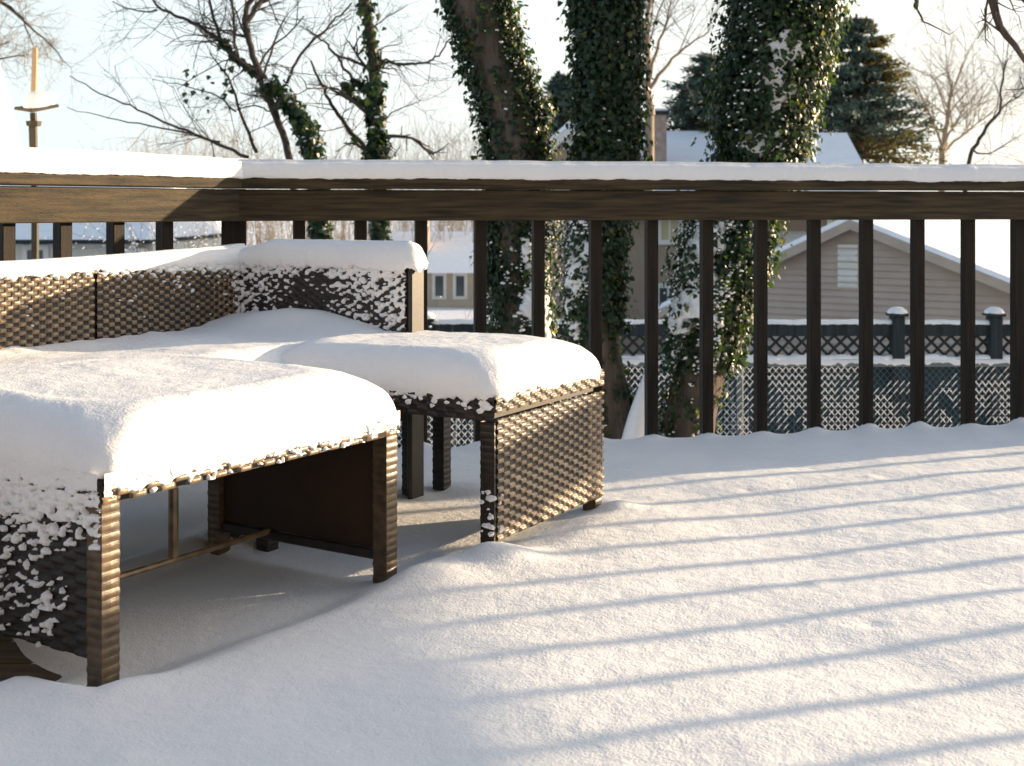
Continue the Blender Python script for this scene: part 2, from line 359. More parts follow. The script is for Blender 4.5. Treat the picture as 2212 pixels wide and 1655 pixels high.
# ------------------------------------------------------------------ railing
rail=thing('deck_railing','dark brown wooden deck railing with square pickets and snow along its cap','railing',(C[0],C[1],0))
ZT=1.066
def obox(b,o,d,l0,l1,n0,n1,z0,z1,bev=0):   # box along direction d from plan point o ; n = outward offset
    n=np.array([-d[1],d[0]])
    t=MB(); t.box(l0,l1,n0,n1,z0,z1,bev=bev)
    t.v=[(o[0]+d[0]*x+n[0]*y-C[0], o[1]+d[1]*x+n[1]*y-C[1], z) for x,y,z in t.v]
    b.v_off=len(b.v); b.add(t.v,t.f); return b
def local_rot_obj(name,b,mat_,d,o):   # build an object whose own axes follow d
    ob=b.build(name,mat_,rail); ob.location=(o[0]-C[0],o[1]-C[1],0); ob.rotation_euler=(0,0,math.atan2(d[1],d[0])); return ob
def run(o,d,L,inner,pick,l0=0,capx=(0,0)):
    # local x along d, +y outward when inner=-1
    s=-inner
    def bx(x0,x1,ya,yb,z0,z1,bev=.003):
        b=MB(); b.box(x0,x1,min(ya,yb),max(ya,yb),z0,z1,bev=bev); return b
    local_rot_obj('top_board',bx(l0+capx[0],L+capx[1],-.075*s,.065*s,ZT-.040,ZT),'wood',d,o)
    local_rot_obj('side_board',bx(l0,L,-.050*s,-.012*s,ZT-.158,ZT-.0445),'wood',d,o)
    for q in pick:
        hw_=.017 if pick is side_pickets else .022
        b=MB(); b.box(-hw_,hw_,-.011,.033,-.20,ZT-.05,bev=.002)
        ob=b.build('picket','baluster',rail); ob.location=(q[0]-C[0],q[1]-C[1],0); ob.rotation_euler=(0,0,math.atan2(d[1],d[0])+ (0 if s>0 else math.pi))
def snowcap(o,d,L,s,seed,l0=0,h=.066,hf=None):
    b=pillow(L-l0,.150,ZT,ZT+h,rx=.035,rz=h*.8,corner=.02,over=.004,skirt=.004,rag=.004,seed=seed,N=1200,lump=.005,hfun=hf)
    b.v=[(x+l0,y-.080*s if s>0 else y-.070,z) for x,y,z in b.v]
    ob=b.build('snow_cap','snow',rail,smooth=True); ob.location=(o[0]-C[0],o[1]-C[1],0); ob.rotation_euler=(0,0,math.atan2(d[1],d[0])); return ob
run(C,W_,LENR,-1,right_pickets,capx=(-.035,.06)); snowcap(C,W_,LENR+.04,1,11,l0=-.09)
ULn=-UL
run(C,ULn,LENL,1,left_pickets,capx=(-.03,0)); snowcap(C,ULn,LENL,-1,12,l0=-.09,h=.068,hf=lambda x,y:1+.18*min(1,x/1.2))
run(C2,V_,6.9,-1,side_pickets); snowcap(C2,V_,6.9,1,13)
for q,d in ((C,W_),(C2,W_),(C-UL*2.1,UL),(C2+V_*2.55,V_)):
    b=MB(); b.box(-.045,.045,-.005,.085,-.24,ZT-.042,bev=.004); ob=b.build('post','baluster',rail); ob.location=(q[0]-C[0],q[1]-C[1],0); ob.rotation_euler=(0,0,math.atan2(d[1],d[0]))

# ------------------------------------------------------------------ near table
TL,TW,TH=.91,.61,.445
tab=thing('wicker_table','low wicker coffee table nearest the camera, open-ended and heaped with deep snow','table',(*TO,0),TA)
legw=.045
def wleg(x,y,h,parent,name='leg',dark=False):
    b=MB(); n=22
    # woven post: wrapped strands up the post
    seg=[]; w=legw
    zs=np.linspace(0,h,int(h/.0035)); V=[];Fc=[]
    for k,z in enumerate(zs):
        a=.0022*abs(math.sin(math.pi*z/.018)); hw=w/2-.002
        for (ux,uy) in ((-1,-1),(0,-1.),(1,-1),(1,0),(1,1),(0,1),(-1,1),(-1,0)):
            o=a*(1 if (ux and uy) else 1.6)*(1 if int(z/.018)%2==0 or not(ux and uy) else .4)
            V.append((x+w/2+ux*(hw+o*.6),y+w/2+uy*(hw+o*.6),z))
    b.add(V,[(k*8+j,k*8+(j+1)%8,(k+1)*8+(j+1)%8,(k+1)*8+j) for k in range(len(zs)-1) for j in range(8)])
    return b.build(name,'wickerdark' if dark else 'leg',parent)
for (x,y) in ((0,0),(TL-legw,0),(0,TW-legw),(TL-legw,TW-legw)): wleg(x,y,TH-.03,tab)
b=MB(); b.box(.004,TL-.004,.004,TW-.004,TH-.030,TH); b.build('tabletop','wickerdark',tab)
# rim strips, woven
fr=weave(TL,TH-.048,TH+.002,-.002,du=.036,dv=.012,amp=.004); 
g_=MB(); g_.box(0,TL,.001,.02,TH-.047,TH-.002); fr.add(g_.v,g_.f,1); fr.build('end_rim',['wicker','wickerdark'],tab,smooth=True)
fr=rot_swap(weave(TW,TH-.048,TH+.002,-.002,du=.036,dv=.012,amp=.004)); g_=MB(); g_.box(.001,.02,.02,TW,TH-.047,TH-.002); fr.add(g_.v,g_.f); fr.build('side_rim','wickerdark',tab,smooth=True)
g_=MB(); g_.box(TL-.02,TL,.02,TW,TH-.047,TH-.002); g_.build('side_rim','wickerdark',tab)
# the two long sides lie along local y: woven outside, plain board inside
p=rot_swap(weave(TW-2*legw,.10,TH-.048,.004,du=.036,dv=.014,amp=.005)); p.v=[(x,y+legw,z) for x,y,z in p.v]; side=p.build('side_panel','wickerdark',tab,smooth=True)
b=MB(); b.box(.012,.024,legw,TW-legw,.10,TH-.048); b.build('inner_board','panel',tab)
b=MB(); b.box(TL-.028,TL-.016,legw,TW-legw,.115,TH-.048); b.build('inner_board','panel',tab)
b=MB(); b.box(TL-.036,TL-.012,legw,TW-legw,.088,.113,bev=.003); b.build('bottom_rail','wickerdark',tab)
b=MB(); b.tube([(.02,.40,.11),(TL-.03,.40,.11)],.008,8); b.build('stretcher','wicker',tab)
b=MB(); b.tube([(.55,.40,.118),(.55,.40,TH-.03)],.012,8); b.build('centre_strut','wicker',tab)
b=MB(); b.box(.42,.44,.30,.50,.0,TH-.03,bev=.002); 
# snow: plastered lumps on the left side panel
film('snow_flecks',side,lambda u,v,t:(-.003-t,u,v),.0,TW,.10,TH-.03,lambda u,v:patchy(u,v,2,.036,.014)+.42*sst(.26,.40,v)-.17-.50*sst(.14,.05,u)*sst(.34,.28,v)-.12*sst(.2,.1,v),flip=True)
film('rim_snow',tab,lambda u,v,t:(u,-.0045-t,v),.0,TL,TH-.048,TH+.012,lambda u,v:patchy(u,v,12,.036,.012)+1.2*sst(TH-.044,TH-.008,v)-.30,cell=.0022,th=.0028)
film('rim_snow',tab,lambda u,v,t:(-.0045-t,u,v),.0,TW,TH-.048,TH+.012,lambda u,v:patchy(u,v,22,.036,.012)+1.1*sst(TH-.048,TH-.01,v)-.2,cell=.003,flip=True)
def th_(x,y): return 1.0+.10*math.exp(-((y-.61)**2)/.05)*math.exp(-((x-.2)**2)/.2)
pillow(TL,TW+.25,TH+.004,TH+.115,rx=.13,rz=.108,corner=.045,over=.010,skirt=.022,rag=.022,seed=1,hfun=th_,N=720,ragk=34,lump=.006).build('snow_cover','snow',tab,smooth=True)

# ------------------------------------------------------------------ ottoman
OL,OW,OH=.63,.58,.462
ott=thing('wicker_ottoman','snow-heaped wicker ottoman with sunlit woven side panel, right of the near table','ottoman',(*OO,0),OA)
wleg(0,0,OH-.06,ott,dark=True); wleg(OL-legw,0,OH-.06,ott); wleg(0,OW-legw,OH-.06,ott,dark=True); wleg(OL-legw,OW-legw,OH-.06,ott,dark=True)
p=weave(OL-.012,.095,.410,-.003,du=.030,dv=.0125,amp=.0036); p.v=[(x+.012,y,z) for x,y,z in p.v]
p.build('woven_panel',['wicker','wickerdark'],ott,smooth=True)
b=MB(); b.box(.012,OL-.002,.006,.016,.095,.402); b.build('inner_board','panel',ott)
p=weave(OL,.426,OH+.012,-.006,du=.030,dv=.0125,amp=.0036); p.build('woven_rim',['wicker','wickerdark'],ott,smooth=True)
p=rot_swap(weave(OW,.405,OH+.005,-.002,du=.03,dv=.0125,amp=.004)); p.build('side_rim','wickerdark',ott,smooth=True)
b=MB(); b.box(.001,.02,.03,OW,.405,OH); b.box(OL-.02,OL-.001,.03,OW,.405,OH); b.box(.02,OL-.02,.03,.045,.405,OH); b.box(.02,OL-.02,OW-.02,OW,.405,OH); b.build('seat_frame','wickerdark',ott)
b=MB(); b.box(.002,OL-.002,.002,OW-.002,OH-.01,OH+.008); b.build('seat_board','wickerdark',ott)
fb=MB(); pts=[(-.008,random.uniform(0,OW),.43+.03*random.random()) for k in range(40)]+[(-.003,random.uniform(.005,.04),.10+.14*random.random()) for k in range(16)]+[(random.uniform(0,.03),-.006,.12+.12*random.random()) for k in range(3)]
flecks(fb,pts,[(-1,0,.2)]*len(pts),.010); tag(fb.build('rim_snow','snow',ott),kind='stuff')
pillow(OL,OW+.20,OH+.006,OH+.108,rx=.12,rz=.098,corner=.045,over=.009,skirt=.014,rag=.012,seed=2,N=700,ragk=34,lump=.006,hfun=lambda x,y:1+.12*math.exp(-((x-.0)**2+(y)**2)/.12)).build('snow_cover','snow',ott,smooth=True)

# ------------------------------------------------------------------ corner sofa (frame rotated SA, origin at its inner back corner)
SX,SY=3.225,3.10
sorig=np.array([math.cos(SA)*SX-math.sin(SA)*SY, math.sin(SA)*SX+math.cos(SA)*SY])
sofa=thing('corner_sofa','L-shaped wicker corner sofa against the railing, low woven back topped with snow','sofa',(sorig[0],sorig[1],0),SA)
# local: x<0 along left wing, y<0 along right wing; back planes at y=0 and x=0
BH=.782
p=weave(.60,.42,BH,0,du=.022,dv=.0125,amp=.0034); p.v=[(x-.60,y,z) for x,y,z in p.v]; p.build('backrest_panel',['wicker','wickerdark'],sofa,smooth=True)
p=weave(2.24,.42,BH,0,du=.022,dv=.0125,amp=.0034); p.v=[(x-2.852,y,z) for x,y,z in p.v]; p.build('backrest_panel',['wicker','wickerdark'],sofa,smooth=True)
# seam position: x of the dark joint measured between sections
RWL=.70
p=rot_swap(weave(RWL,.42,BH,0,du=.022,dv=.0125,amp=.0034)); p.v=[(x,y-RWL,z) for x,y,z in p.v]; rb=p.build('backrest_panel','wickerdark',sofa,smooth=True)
b=MB(); b.box(-2.852,.07,.008,.065,.30,BH-.002); b.box(.008,.065,-RWL+.001,.008,.30,BH-.002); b.build('back_frame','wickerdark',sofa)
b=rot_swap(MB().add([],[])) 
b=MB(); b.box(.0,.072,-RWL-.018,-RWL,.05,BH+.004,bev=.006); b.build('end_post','wickerdark',sofa)
b=MB(); b.box(-2.85,0,-.60,-.002,.33,.43); b.box(-.63,-.002,-RWL,-.6,.33,.43); b.build('seat','wickerdark',sofa)
for (x,y) in ((.02,-RWL-.01),(-.61,-RWL+.01),(-.62,-.58),(.01,.0),(-1.25,.0),(-2.83,-.58),(-2.83,0)):
    wleg(x,y,.33,sofa,dark=True)
# snow: seat
def sofa_seat_snow():
    st=.02; xs=np.arange(-2.86,.0+st/2,st); ys=np.arange(-RWL-.02,.0+st/2,st); V=[];idx={};Fc=[]
    def inside(x,y): 
        a=min(x+2.86,y+.63); c=min(x+.40,y+RWL+.015); return max(a,c)
    for j,y in enumerate(ys):
        for i,x in enumerate(xs):
            d=inside(x,y)
            if d<-st*1.01: continue
            e=min(max(d/.13,0),1); z=.44+.115*math.sqrt(max(0,1-(1-e)**2))
            z+=.012*nz(x*3,y*3,1)+.004*nz(x*12,y*12,2)
            z+=.075*math.exp(-((x+.02)**2)/.018)*math.exp(-((y+.28)**2)/.10)*(1 if d>0 else 0)
            z+=.02*math.exp(-(y**2)/.004)*(.4+.6*nz(x*14,0,3))
            if d<=0: z=.425
            idx[(i,j)]=len(V); V.append((min(x,-.001),min(y,-.001),z))
    for (i,j) in idx:
        q=[idx.get((i,j)),idx.get((i+1,j)),idx.get((i+1,j+1)),idx.get((i,j+1))]
        if None not in q: Fc.append(tuple(q))
    b=MB(); b.add(V,Fc); b.build('seat_snow','snow',sofa,smooth=True)
sofa_seat_snow()
def hb(x,y):   # snow on the left back grows toward the corner
    t=min(max((x-1.7)/1.2,0),1); return .46+.54*t*t
bb=pillow(2.93,.085,BH-.002,BH+.050,rx=.03,rz=.042,corner=.02,over=.006,skirt=.014,rag=.012,seed=4,N=900,lump=.005,hfun=hb,ragk=30); bb.v=[(x-2.855,y-.008,z) for x,y,z in bb.v]; bb.build('back_snow','snow',sofa,smooth=True)
def hr(x,y):
    t=min(max((.80-y)/.26,0),1); return .45+.55*(t*t*(3-2*t))
bb=pillow(.095,RWL+.11,BH-.002,BH+.070,rx=.045,rz=.064,corner=.03,over=.008,skirt=.016,rag=.014,seed=6,N=520,lump=.006,hfun=hr,ragk=30); bb.v=[(x-.012,y-RWL-.028,z) for x,y,z in bb.v]; bb.build('back_snow','snow',sofa,smooth=True)
film('snow_flecks',rb,lambda u,v,t:(-.004-t,-u,v),-.0,RWL,.50,BH,lambda u,v:patchy(u,v,42)+.78*sst(BH-.06,BH,v)-.07-.38*math.exp(-((u-.28)/.12)**2)+.25*math.exp(-(u/.05)**2)+.2*sst(.60,.74,u))
film('snow_flecks',sofa,lambda u,v,t:(-u,-.005-t,v),.0,1.3,.50,BH,lambda u,v:patchy(u,v,52)+1.2*sst(BH-.05,BH-.004,v)-.72+.55*math.exp(-(u/.06)**2)+.28*sst(.7,.1,u)*sst(BH-.16,BH,v))

# ------------------------------------------------------------------ ivy and trees
def leaf_cloud(b,pts,nrm,size,mi=0,droop=.6):
    # five-pointed-ish folded leaves
    n=len(pts)
    for k in range(n):
        p=pts[k]; nn=nrm[k]+rng.normal(0,.45,3); nn/=np.linalg.norm(nn)
        dn=np.array([0,0,-1.])+rng.normal(0,.5,3)*(1-droop+.4); t=dn-nn*np.dot(dn,nn); t/=np.linalg.norm(t)+1e-9; s=np.cross(nn,t)
        r=size*rng.uniform(.45,1.45)
        V=[p-t*r*.35, p+s*r*.55-t*r*.15-nn*r*.12, p+s*r*.30+t*r*.35-nn*r*.05, p+t*r*.75, p-s*r*.30+t*r*.35-nn*r*.05, p-s*r*.55-t*r*.15-nn*r*.12]
        b.add(V,[(0,1,2,3),(0,3,4,5)],mi)
def trunk_frame(pts,rad,u):
    # interpolate centre & radius at fraction u
    L=len(pts)-1; k=min(int(u*L),L-1); f=u*L-k
    return pts[k]*(1-f)+pts[k+1]*f, rad[k]*(1-f)+rad[k+1]*f
def resample(pts,rad,n,sm=True):
    pts=np.array(pts,float); rad=np.array(rad,float); s=np.r_[0,np.cumsum(np.linalg.norm(np.diff(pts,axis=0),axis=1))]
    t=np.linspace(0,s[-1],n); return np.stack([np.interp(t,s,pts[:,i]) for i in range(3)],1), np.interp(t,s,rad)
def rough_trunk(b,pts,rad,n=18,amp=.12,seed=0,mi=0):
    V=[];k=len(pts)
    for i in range(k):
        for j in range(n):
            a=2*math.pi*j/n; r=rad[i]*(1+amp*nz(math.cos(a)*1.3,math.sin(a)*1.3,pts[i][2]*1.5+seed)+amp*.5*nz(math.cos(a)*4,math.sin(a)*4,pts[i][2]*3+seed))
            V.append((pts[i][0]+r*math.cos(a),pts[i][1]+r*math.sin(a),pts[i][2]))
    b.add(V,[(i*n+j,i*n+(j+1)%n,(i+1)*n+(j+1)%n,(i+1)*n+j) for i in range(k-1) for j in range(n)],mi)
# angle a: 0 = +x (right), -pi/2 = towards camera
def ivy_tree(name,label,cen,d,nleaf,dens,snowden,ground=-1.85,extra=None,leaf=.05,seed=0,thick=.07,pale=.0,snow=True):
    """cen: list of (px,py,width_px)"""
    pts=[P(px,py,d) for px,py,_ in cen]; rad=[w/2*d/F for *_,w in cen]
    # continue down to ground and up a little
    pts,rad=resample(pts,rad,46)
    base=pts[-1] if pts[-1][2]<pts[0][2] else pts[0]
    t=thing(name,label,'tree',(base[0],base[1],ground)); org=(base[0],base[1],ground)
    b=MB(); rough_trunk(b,pts,rad,seed=seed); 
    shift(b,org).build('trunk','bark',t,smooth=True)
    A=MB(); S=MB(); P_=[];N_=[];Pp=[];Np=[];Sp=[];Sn=[]
    tries=0
    while len(P_)+len(Pp)<nleaf and tries<nleaf*12:
        tries+=1
        u=rng.random(); c,r=trunk_frame(pts,rad,u); a=rng.uniform(-math.pi,math.pi)
        py=HY-(c[2]-E0)*F/c[1]
        dn=dens(a,py)+.35*nz(a*2.2,c[2]*3.1,seed)
        if rng.random()>dn: continue
        n=np.array([math.cos(a),math.sin(a),0]); rr=r*1.0+thick*abs(rng.normal(0,.5))*(.4+dn)+.004
        bulge=.035*nz(a*1.6,c[2]*4.3,seed+9)
        p=c+n*(rr+max(0,bulge)); 
        q=rng.random()
        pale_share=pale  # share of pale leaves, scattered at random
        if q<pale_share: Pp.append(p);Np.append(n+np.array([0,0,.3]))
        else: P_.append(p);N_.append(n+np.array([0,0,.25]))
        if snow and rng.random()<snowden(a,py)*max(0,.35+3.2*nz(a*1.5,c[2]*4,seed+3)+1.2*nz(a*7,c[2]*16,seed+3)): Sp.append(p+n*.008);Sn.append(n+np.array([0,0,.5]))
    leaf_cloud(A,P_,N_,leaf); leaf_cloud(A,Pp,Np,leaf,1)
    o=shift(A,org).build('ivy','ivy',t); o.data.materials.append(M['ivy2'])
    mi=[0]*(2*len(P_))+[1]*(2*len(Pp)); o.data.polygons.foreach_set('material_index',mi)
    tag(o,kind='stuff')
    if Sp:
        flecks(S,Sp,Sn,leaf*.36); tag(shift(S,org).build('ivy_snow','snow',t),kind='stuff')
    for (ac,aw,p0,p1,am) in (extra or []):
        B=MB(); na,nzv=56,150; z1_=E0-(p0-HY)*d/F; z0_=E0-(p1-HY)*d/F; V=[];Mk=[]
        for j in range(nzv):
            z=z0_+(z1_-z0_)*j/(nzv-1); zz=pts[:,2]; o_=np.argsort(zz); cx_=np.interp(z,zz[o_],pts[o_,0]); cy_=np.interp(z,zz[o_],pts[o_,1]); rr_=np.interp(z,zz[o_],rad[o_])
            for i in range(na):
                a=ac+aw*1.6*(2*i/(na-1)-1); u=a*rr_; m=am*math.exp(-((a-ac)/aw)**2)-.55+.9*nz(u*7,z*6,seed+20)+.6*nz(u*20,z*18,seed+21)+.3*nz(u*50,z*45,seed)-.6*(1-min(1,4*min(j,nzv-1-j)/nzv))
                Mk.append(m); q=rr_*1.05+thick*.55+(.03*math.sqrt(min(m,1)) if m>0 else -.03); V.append((cx_+q*math.cos(a)-org[0],cy_+q*math.sin(a)-org[1],z-org[2]))
        F_=[f for f in grid_faces(na,nzv) if max(Mk[k] for k in f)>0]; B.add(V,F_); B.build('snow_plaster','snow',t,smooth=True)
    return t,org,pts,rad
def ang(a,c,w):  # bump around angle c
    d=(a-c+math.pi)%(2*math.pi)-math.pi; return math.exp(-(d/w)**2)
FR=-math.pi/2
ivy_tree('ivy_tree','leftmost big ivy trunk, leaning, with bare dark bark down its middle',
   [(985,-260,110),(1010,-60,112),(1035,40,112),(1062,120,112),(1090,200,116),(1110,280,112),(1114,345,110),(1118,475,105),(1112,560,100),(1118,660,100),(1128,760,105),(1140,900,112),(1150,1050,120),(1160,1230,130)],7.2,23000,
   lambda a,py: (1.0*ang(a,-.15,.95)+.75*ang(a,math.pi,.8)+(.0 if py<420 else .25)+.4*ang(a,math.pi/2,1))*(1 if py<620 else .6),
   lambda a,py: (.03 if py<420 else .8)*ang(a,-.5,1.)+.04, leaf=.026,seed=1,thick=.058,pale=.09,extra=[(-.75,.8,500,730,1.0)])
ivy_tree('ivy_tree','middle big trunk, upright and wrapped all round in dense green ivy',
   [(1308,-260,114),(1310,0,112),(1312,150,106),(1314,335,102),(1300,475,96),(1285,580,90),(1285,680,92),(1300,780,92),(1322,900,95),(1335,1000,100),(1345,1230,115)],7.0,28000,
   lambda a,py: 1.0 if py<420 else (.9*ang(a,FR,.9)*(1 if py<690 else .10)+.8*ang(a,math.pi,.9)*(1 if py<740 else .1)+.7*ang(a,0,.7)*(1 if py<720 else .05)),
   lambda a,py: .015 if py<420 else .8*ang(a,math.pi+.3,.8), leaf=.026,seed=2,thick=.055,pale=.07,extra=[(-2.7,.8,470,730,1.0)])
ivy_tree('ivy_tree','widest ivy trunk, rightmost of the three, with white snow caught in its leaves',
   [(1695,-260,175),(1692,0,170),(1682,100,168),(1660,200,148),(1648,280,132),(1645,335,126),(1585,475,132),(1562,580,134),(1535,700,128),(1510,800,116),(1492,900,108),(1488,1000,105),(1490,1230,120)],7.0,42000,
   lambda a,py: (1.0 if py<420 else (.9 if py<620 else .55)*(.5+.5*ang(a,math.pi,1.3)+.5*ang(a,0,.7)))*(1 if py<800 else .10),
   lambda a,py: (.09 if py<420 else 1.0*ang(a,math.pi+.5,1.0)+.05), leaf=.027,seed=3,thick=.085,pale=.06,extra=[(-2.55,.75,465,770,1.0),(-1.45,.5,60,290,.75),(-1.9,1.0,270,345,.7)])
# snow plastered leaning stem
def lean_stem():
    d=6.9; t=thing('leaning_stem','short slanting stem plastered with smooth snow, left of the widest ivy trunk base','tree stem',tuple(P(1350,1200,d)))
    org=tuple(P(1350,1200,d)); pts,rad=resample([P(1345,1200,d),P(1372,1000,d),P(1392,880,d),P(1408,800,d)],[.12,.10,.062,.02],14)
    b=MB(); rough_trunk(b,pts,rad,seed=5,n=14); shift(b,org).build('stem','bark',t,smooth=True)
    b=MB(); pts2=pts+np.array([-.018,-.03,.01]); rough_trunk(b,pts2,np.array(rad)*.88,seed=6,n=14,amp=.2); shift(b,org).build('snow_coat','snow',t,smooth=True)
lean_stem()

def limb(b,pl,d,r0,r1,n=5,jit=0.,dd=None,mi=0):
    k=len(pl); pts=[P(x,y,d+(0 if dd is None else dd*i/max(k-1,1))) for i,(x,y) in enumerate(pl)]
    rad=[r0+(r1-r0)*i/(k-1) for i in range(k)]
    pts,rad=resample(pts,rad,max(3,(k-1)*4))
    # gentle smoothing and wobble
    for _ in range(2): pts[1:-1]=(pts[:-2]+2*pts[1:-1]+pts[2:])/4
    pts=pts+np.array([[nz(i*.7,r0*90,d)*.02*d/10,nz(i*.7,5,d)*.03,nz(i*.7,9,r0*50)*.02*d/10] for i in range(len(pts))])
    b.tube(pts,list(rad),n,mi,cap=False); return pts,rad
def twigs(b,start,dirv,L,r,depth,mi=0,spread=.7,droop=0.,flat=1.):
    if depth<=0 or L<.05: return
    k=5; pts=[np.array(start)]; v=np.array(dirv,float); v/=np.linalg.norm(v)
    for i in range(k):
        v=v+rng.normal(0,.13,3)*np.array([1,flat,1])+np.array([0,0,-droop*.05]); v/=np.linalg.norm(v); pts.append(pts[-1]+v*L/k)
    rad=np.linspace(r,r*.45,k+1); b.tube(pts,list(rad),3 if r<.01 else 5,mi,cap=False)
    for c in range(rng.integers(2,5)):
        i=rng.integers(1,k+1); nv=v+rng.normal(0,spread,3)*np.array([1,flat,1]); twigs(b,pts[i],nv,L*rng.uniform(.5,.8),max(r*.55,.0012),depth-1,mi,spread,droop,flat)
def limb_twigs(b,pts,rad,n,L,depth=3,spread=.8,up=.15,mi=0,rmin=.0019):
    for k in range(n):
        i=rng.integers(1,len(pts)); t=pts[i]-pts[i-1]; t/=np.linalg.norm(t)+1e-9
        v=t*.6+rng.normal(0,spread,3)*np.array([1,.6,1])+np.array([0,0,up]); twigs(b,pts[i],v,L*rng.uniform(.5,1.2),max(rad[i]*.4,rmin),depth,mi)
def ivy_on(b,sb,pts,rad,n,off,size,dn=0):
    Pn=[];Nn=[]
    for k in range(n):
        i=rng.integers(0,len(pts)-1); f=rng.random(); c=pts[i]*(1-f)+pts[i+1]*f; a=rng.uniform(-math.pi,math.pi)
        nn=np.array([math.cos(a),math.sin(a),rng.normal(0,.4)]); clump=max(0,nz(c[2]*4,c[0]*4,off*30))
        Pn.append(c+nn*(rad[i]+off*(.3+1.8*clump)*abs(rng.normal(0,.8)))); Nn.append(nn+np.array([0,0,.3]))
    leaf_cloud(b,Pn,Nn,size)
    if sb is not None: 
        flecks(sb,[p+np.array([0,0,.02]) for p in Pn[::14]],[np.array([-.3,-.5,1.])]*len(Pn[::14]),size*.4)
# slender tree with a leaning crooked trunk (left)
def tree_left():
    d=11.5; base=P(700,870,d); base[2]=-1.85; org=tuple(base)
    t=thing('slender_tree','slender forked tree leaning left with crossing bare limbs and ivy-covered lower trunk','tree',org)
    b=MB(); tw=MB(); iv=MB(); sn=MB()
    r=d/F
    tr,tr_r=limb(b,[(700,870),(696,640),(690,480),(684,335),(655,262),(612,200),(580,178)],d,.08,.035,8)
    a1,r1=limb(b,[(640,480),(626,330),(599,259),(575,204),(563,168)],d+.1,.034,.030,7)
    a2,r2=limb(b,[(580,178),(563,168),(552,136),(536,85),(528,51),(533,20),(560,-30)],d,.034,.022,7)
    a3,r3=limb(b,[(563,168),(540,152),(511,129),(483,92),(440,62),(402,41),(340,20),(320,-20)],d,.026,.010,6)
    ls=[([(528,51),(545,25),(580,-20)],.028,.02),([(623,180),(630,153),(657,105),(690,75),(718,51),(760,5)],.016,.008),
        ([(511,102),(506,50),(500,-20)],.014,.012),([(480,88),(465,45),(445,-20)],.018,.012),
        ([(555,330),(521,245),(494,170),(453,112)],.018,.006),([(538,340),(500,322),(426,293),(350,262),(289,231),(204,197),(153,163)],.018,.004),
        ([(477,306),(400,285),(306,269),(220,252),(146,235)],.012,.003),([(340,20),(300,28),(243,3)],.01,.004),([(512,240),(470,205),(400,185),(330,172)],.010,.003),
        ([(600,205),(560,212),(520,200)],.010,.004),([(402,41),(440,62),(500,66),(535,85)],.008,.008),([(590,240),(540,225),(512,238)],.008,.006)]
    for pl,ra,rb in ls:
        p_,q_=limb(b,pl,d+rng.uniform(-.3,.4),ra,rb,5); limb_twigs(tw,p_,q_,7,.42,3)
    limb_twigs(tw,a2,r2,7,.6); limb_twigs(tw,a3,r3,20,.5); limb_twigs(tw,a1,r1,3,.3)
    ivy_on(iv,sn,tr[8:],tr_r[8:],2100,.085,.055); ivy_on(iv,None,a3[1:11],r3[1:11],130,.05,.055); ivy_on(iv,None,tr[:8],tr_r[:8],300,.1,.055)
    for k in range(24): 
        c=P(rng.uniform(395,500),rng.uniform(145,240),d); leaf_cloud(iv,[c],[np.array([0,-1.,.2])],.05)
    shift(b,org).build('trunk','barkthin',t,smooth=True); tag(shift(tw,org).build('twigs','barkthin',t),kind='stuff'); tag(shift(iv,org).build('ivy','ivy',t),kind='stuff'); tag(shift(sn,org).build('ivy_snow','snow',t),kind='stuff')
tree_left()
def tree_mid():
    d=12.; base=P(820,870,d); base[2]=-1.85; org=tuple(base)
    t=thing('slender_tree','straight slender ivy-clad tree between the forked leaning tree and the big trunks','tree',org)
    b=MB(); tw=MB(); iv=MB(); sn=MB()
    tr,rr=limb(b,[(826,870),(830,600),(818,470),(812,334),(810,241),(808,180),(807,111),(798,50),(788,0),(775,-90)],d,.075,.032,8)
    for pl,ra,rb,n in [([(806,345),(792,327),(740,264),(712,215),(685,167),(672,130)],.028,.010,8),([(765,175),(740,140),(718,111),(700,90),(685,78),(660,60)],.016,.008,6),
        ([(685,80),(710,62),(733,48),(760,30)],.010,.004,6),([(825,130),(860,139),(893,139),(925,134),(945,126),(960,100),(982,74),(1010,60)],.016,.006,12),
        ([(811,241),(770,215),(745,180)],.02,.012,4),([(812,200),(790,190),(762,175)],.02,.016,4),([(812,270),(860,235),(900,220)],.008,.003,8),([(800,60),(840,35),(880,10)],.008,.004,8),([(806,110),(840,100),(870,92)],.008,.003,6)]:
        p_,q_=limb(b,pl,d+rng.uniform(-.2,.3),ra,rb,5); limb_twigs(tw,p_,q_,n,.42,3)
        if ra==.02: ivy_on(iv,None,p_,q_,160,.06,.055)
    limb_twigs(tw,tr[10:],rr[10:],14,.4)
    ivy_on(iv,sn,tr[8:26],rr[8:26],1700,.075,.058); ivy_on(iv,None,tr[24:],rr[24:],260,.07,.055); ivy_on(iv,sn,tr[:9],rr[:9],500,.12,.055)
    shift(b,org).build('trunk','barkthin',t,smooth=True); tag(shift(tw,org).build('twigs','barkthin',t),kind='stuff'); tag(shift(iv,org).build('ivy','ivy',t),kind='stuff'); tag(shift(sn,org).build('ivy_snow','snow',t),kind='stuff')
tree_mid()
